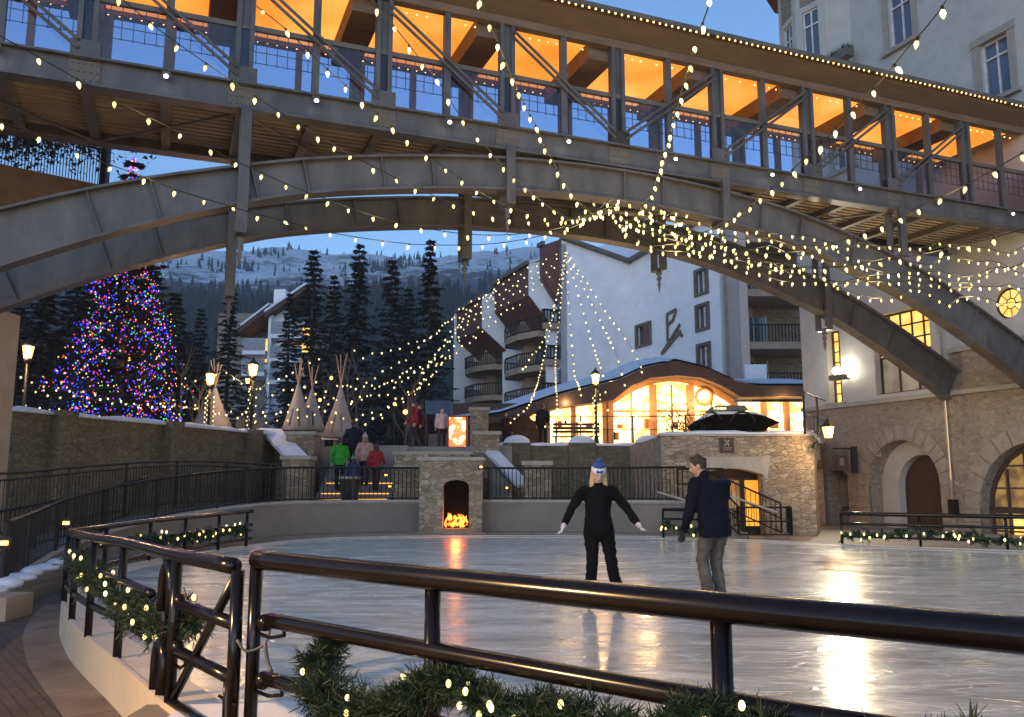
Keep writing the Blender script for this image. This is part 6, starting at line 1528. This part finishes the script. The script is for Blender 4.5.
# group on the stairs (seen from behind, climbing)
def bp(label, px, Y_, pyfoot, yaw, h, jk, pn, hr=(.04,.03,.02), J=None, z=None, hat=None, lh=False):
    p = AY(px, pyfoot, Y_); zz = p.z if z is None else z
    person(label, (x(px,Y_),Y_,zz), rad(yaw), h, J, jk, pn, hr, hat, lh, detail=.024)
walk = dict(knL=(.11,-.14,.53), anL=(.11,-.16,.12), knR=(-.11,.04,.5), anR=(-.11,.22,.12), elL=(.27,.10,1.16), haL=(.27,.02,.92), elR=(-.27,-.06,1.15), haR=(-.25,-.24,1.0))
st_z = lambda Y_: .9 + .162*max(0,int((Y_-26.9)/.36)+1)
bp('person in a bright green jacket climbing the wide stairs', 339, 27.3, 0, 180, 1.72, (.03,.28,.03), (.015,.015,.018), J=walk, z=st_z(27.3))
bp('tall person in a dark navy coat walking ahead on the wide stairs', 352, 28.6, 0, 175, 1.88, (.012,.014,.03), (.012,.012,.016), J=walk, z=st_z(28.6))
bp('child in dark blue between the green and pink jackets on the stairs', 352.5, 27.2, 0, 180, 1.25, (.03,.04,.10), (.02,.02,.04), (.10,.07,.05), hat=(.05,.3,.25), z=st_z(27.2))
bp('person in a white and pink jacket on the wide stairs', 364, 27.8, 0, 180, 1.66, (.40,.26,.26), (.03,.02,.04), (.2,.15,.1), J=walk, hat=(.4,.38,.4), lh=True, z=st_z(27.8))
bp('person in a red jacket at the right side of the stair group', 375.5, 27.3, 0, 170, 1.52, (.25,.02,.03), (.05,.02,.03), (.05,.02,.02), J=walk, lh=True, z=st_z(27.3))
bp('walker in a red and dark jacket crossing the landing by the globe lamp', 413, 33, 0, -80, 1.80, (.20,.02,.035), (.03,.035,.05), J=walk, z=GZ)
bp('second walker in a dark maroon jacket right behind the red jacket walker', 419, 33.5, 0, -80, 1.75, (.08,.015,.04), (.012,.012,.02), J=walk, z=GZ)
bp('person in a white top standing beside the glowing red display', 441, 34.5, 0, 20, 1.70, (.42,.42,.45), (.03,.03,.05), z=GZ)
bp('dark silhouetted man standing on the terrace left of the bench', 543, 33.0, 0, 160, 1.72, (.012,.010,.012), (.010,.010,.012), z=GZ)
bp('dark figure in the shadow just left of the standing man', 506, 37, 0, 30, 1.7, (.03,.008,.01), (.01,.01,.012), z=GZ)
# bin on the platform
bnx, bny = x(350,25.9), 25.9
tb2 = thing('litter_bin', 'dark square litter bin with a pale lid behind the centre fence', 'bin', (bnx,bny,.9))
obj('bin_body', MB().loft([[Vector((bnx+a*.20,bny+b*.20,.9)) for a, b in ((-1,-1),(1,-1),(1,1),(-1,1))],[Vector((bnx+a*.27,bny+b*.27,1.62)) for a, b in ((-1,-1),(1,-1),(1,1),(-1,1))]]), M['black'], tb2)
obj('lid', MB().box(bnx-.29,bnx+.29,bny-.29,bny+.29,1.621,1.70), M['cast'], tb2)
wsx = x(327,36); ws = thing('white_bench', 'small pale bench beyond the stair top left of the green jacket', 'bench', (wsx,36,GZ))
obj('seat', MB().box(wsx-.3,wsx+.35,36,36.4,GZ+.48,GZ+.6), M['white'], ws)
for q in (-.25,.25): obj('leg', MB().box(wsx+q-.04,wsx+q+.04,36.05,36.35,GZ,GZ+.479), M['steel_d'], ws)

HAZE = True
if HAZE:
    hm = bpy.data.materials.new('haze'); hm.use_nodes = True; nt = hm.node_tree; nt.nodes.clear()
    o_ = N(nt,'ShaderNodeOutputMaterial'); pv = N(nt,'ShaderNodeVolumePrincipled'); pv.inputs['Color'].default_value = (.80,.88,1,1); pv.inputs['Density'].default_value = .00040; pv.inputs['Anisotropy'].default_value = .1
    nt.links.new(pv.outputs[0], o_.inputs['Volume'])
    ho = obj('haze', MB().box(-1600,1600,-150,1400,-1.35,420), hm); ho['kind'] = 'stuff'; ho['label'] = 'thin blue dusk haze in the valley air'; ho['category'] = 'haze'
    cy.volume_bounces = 0
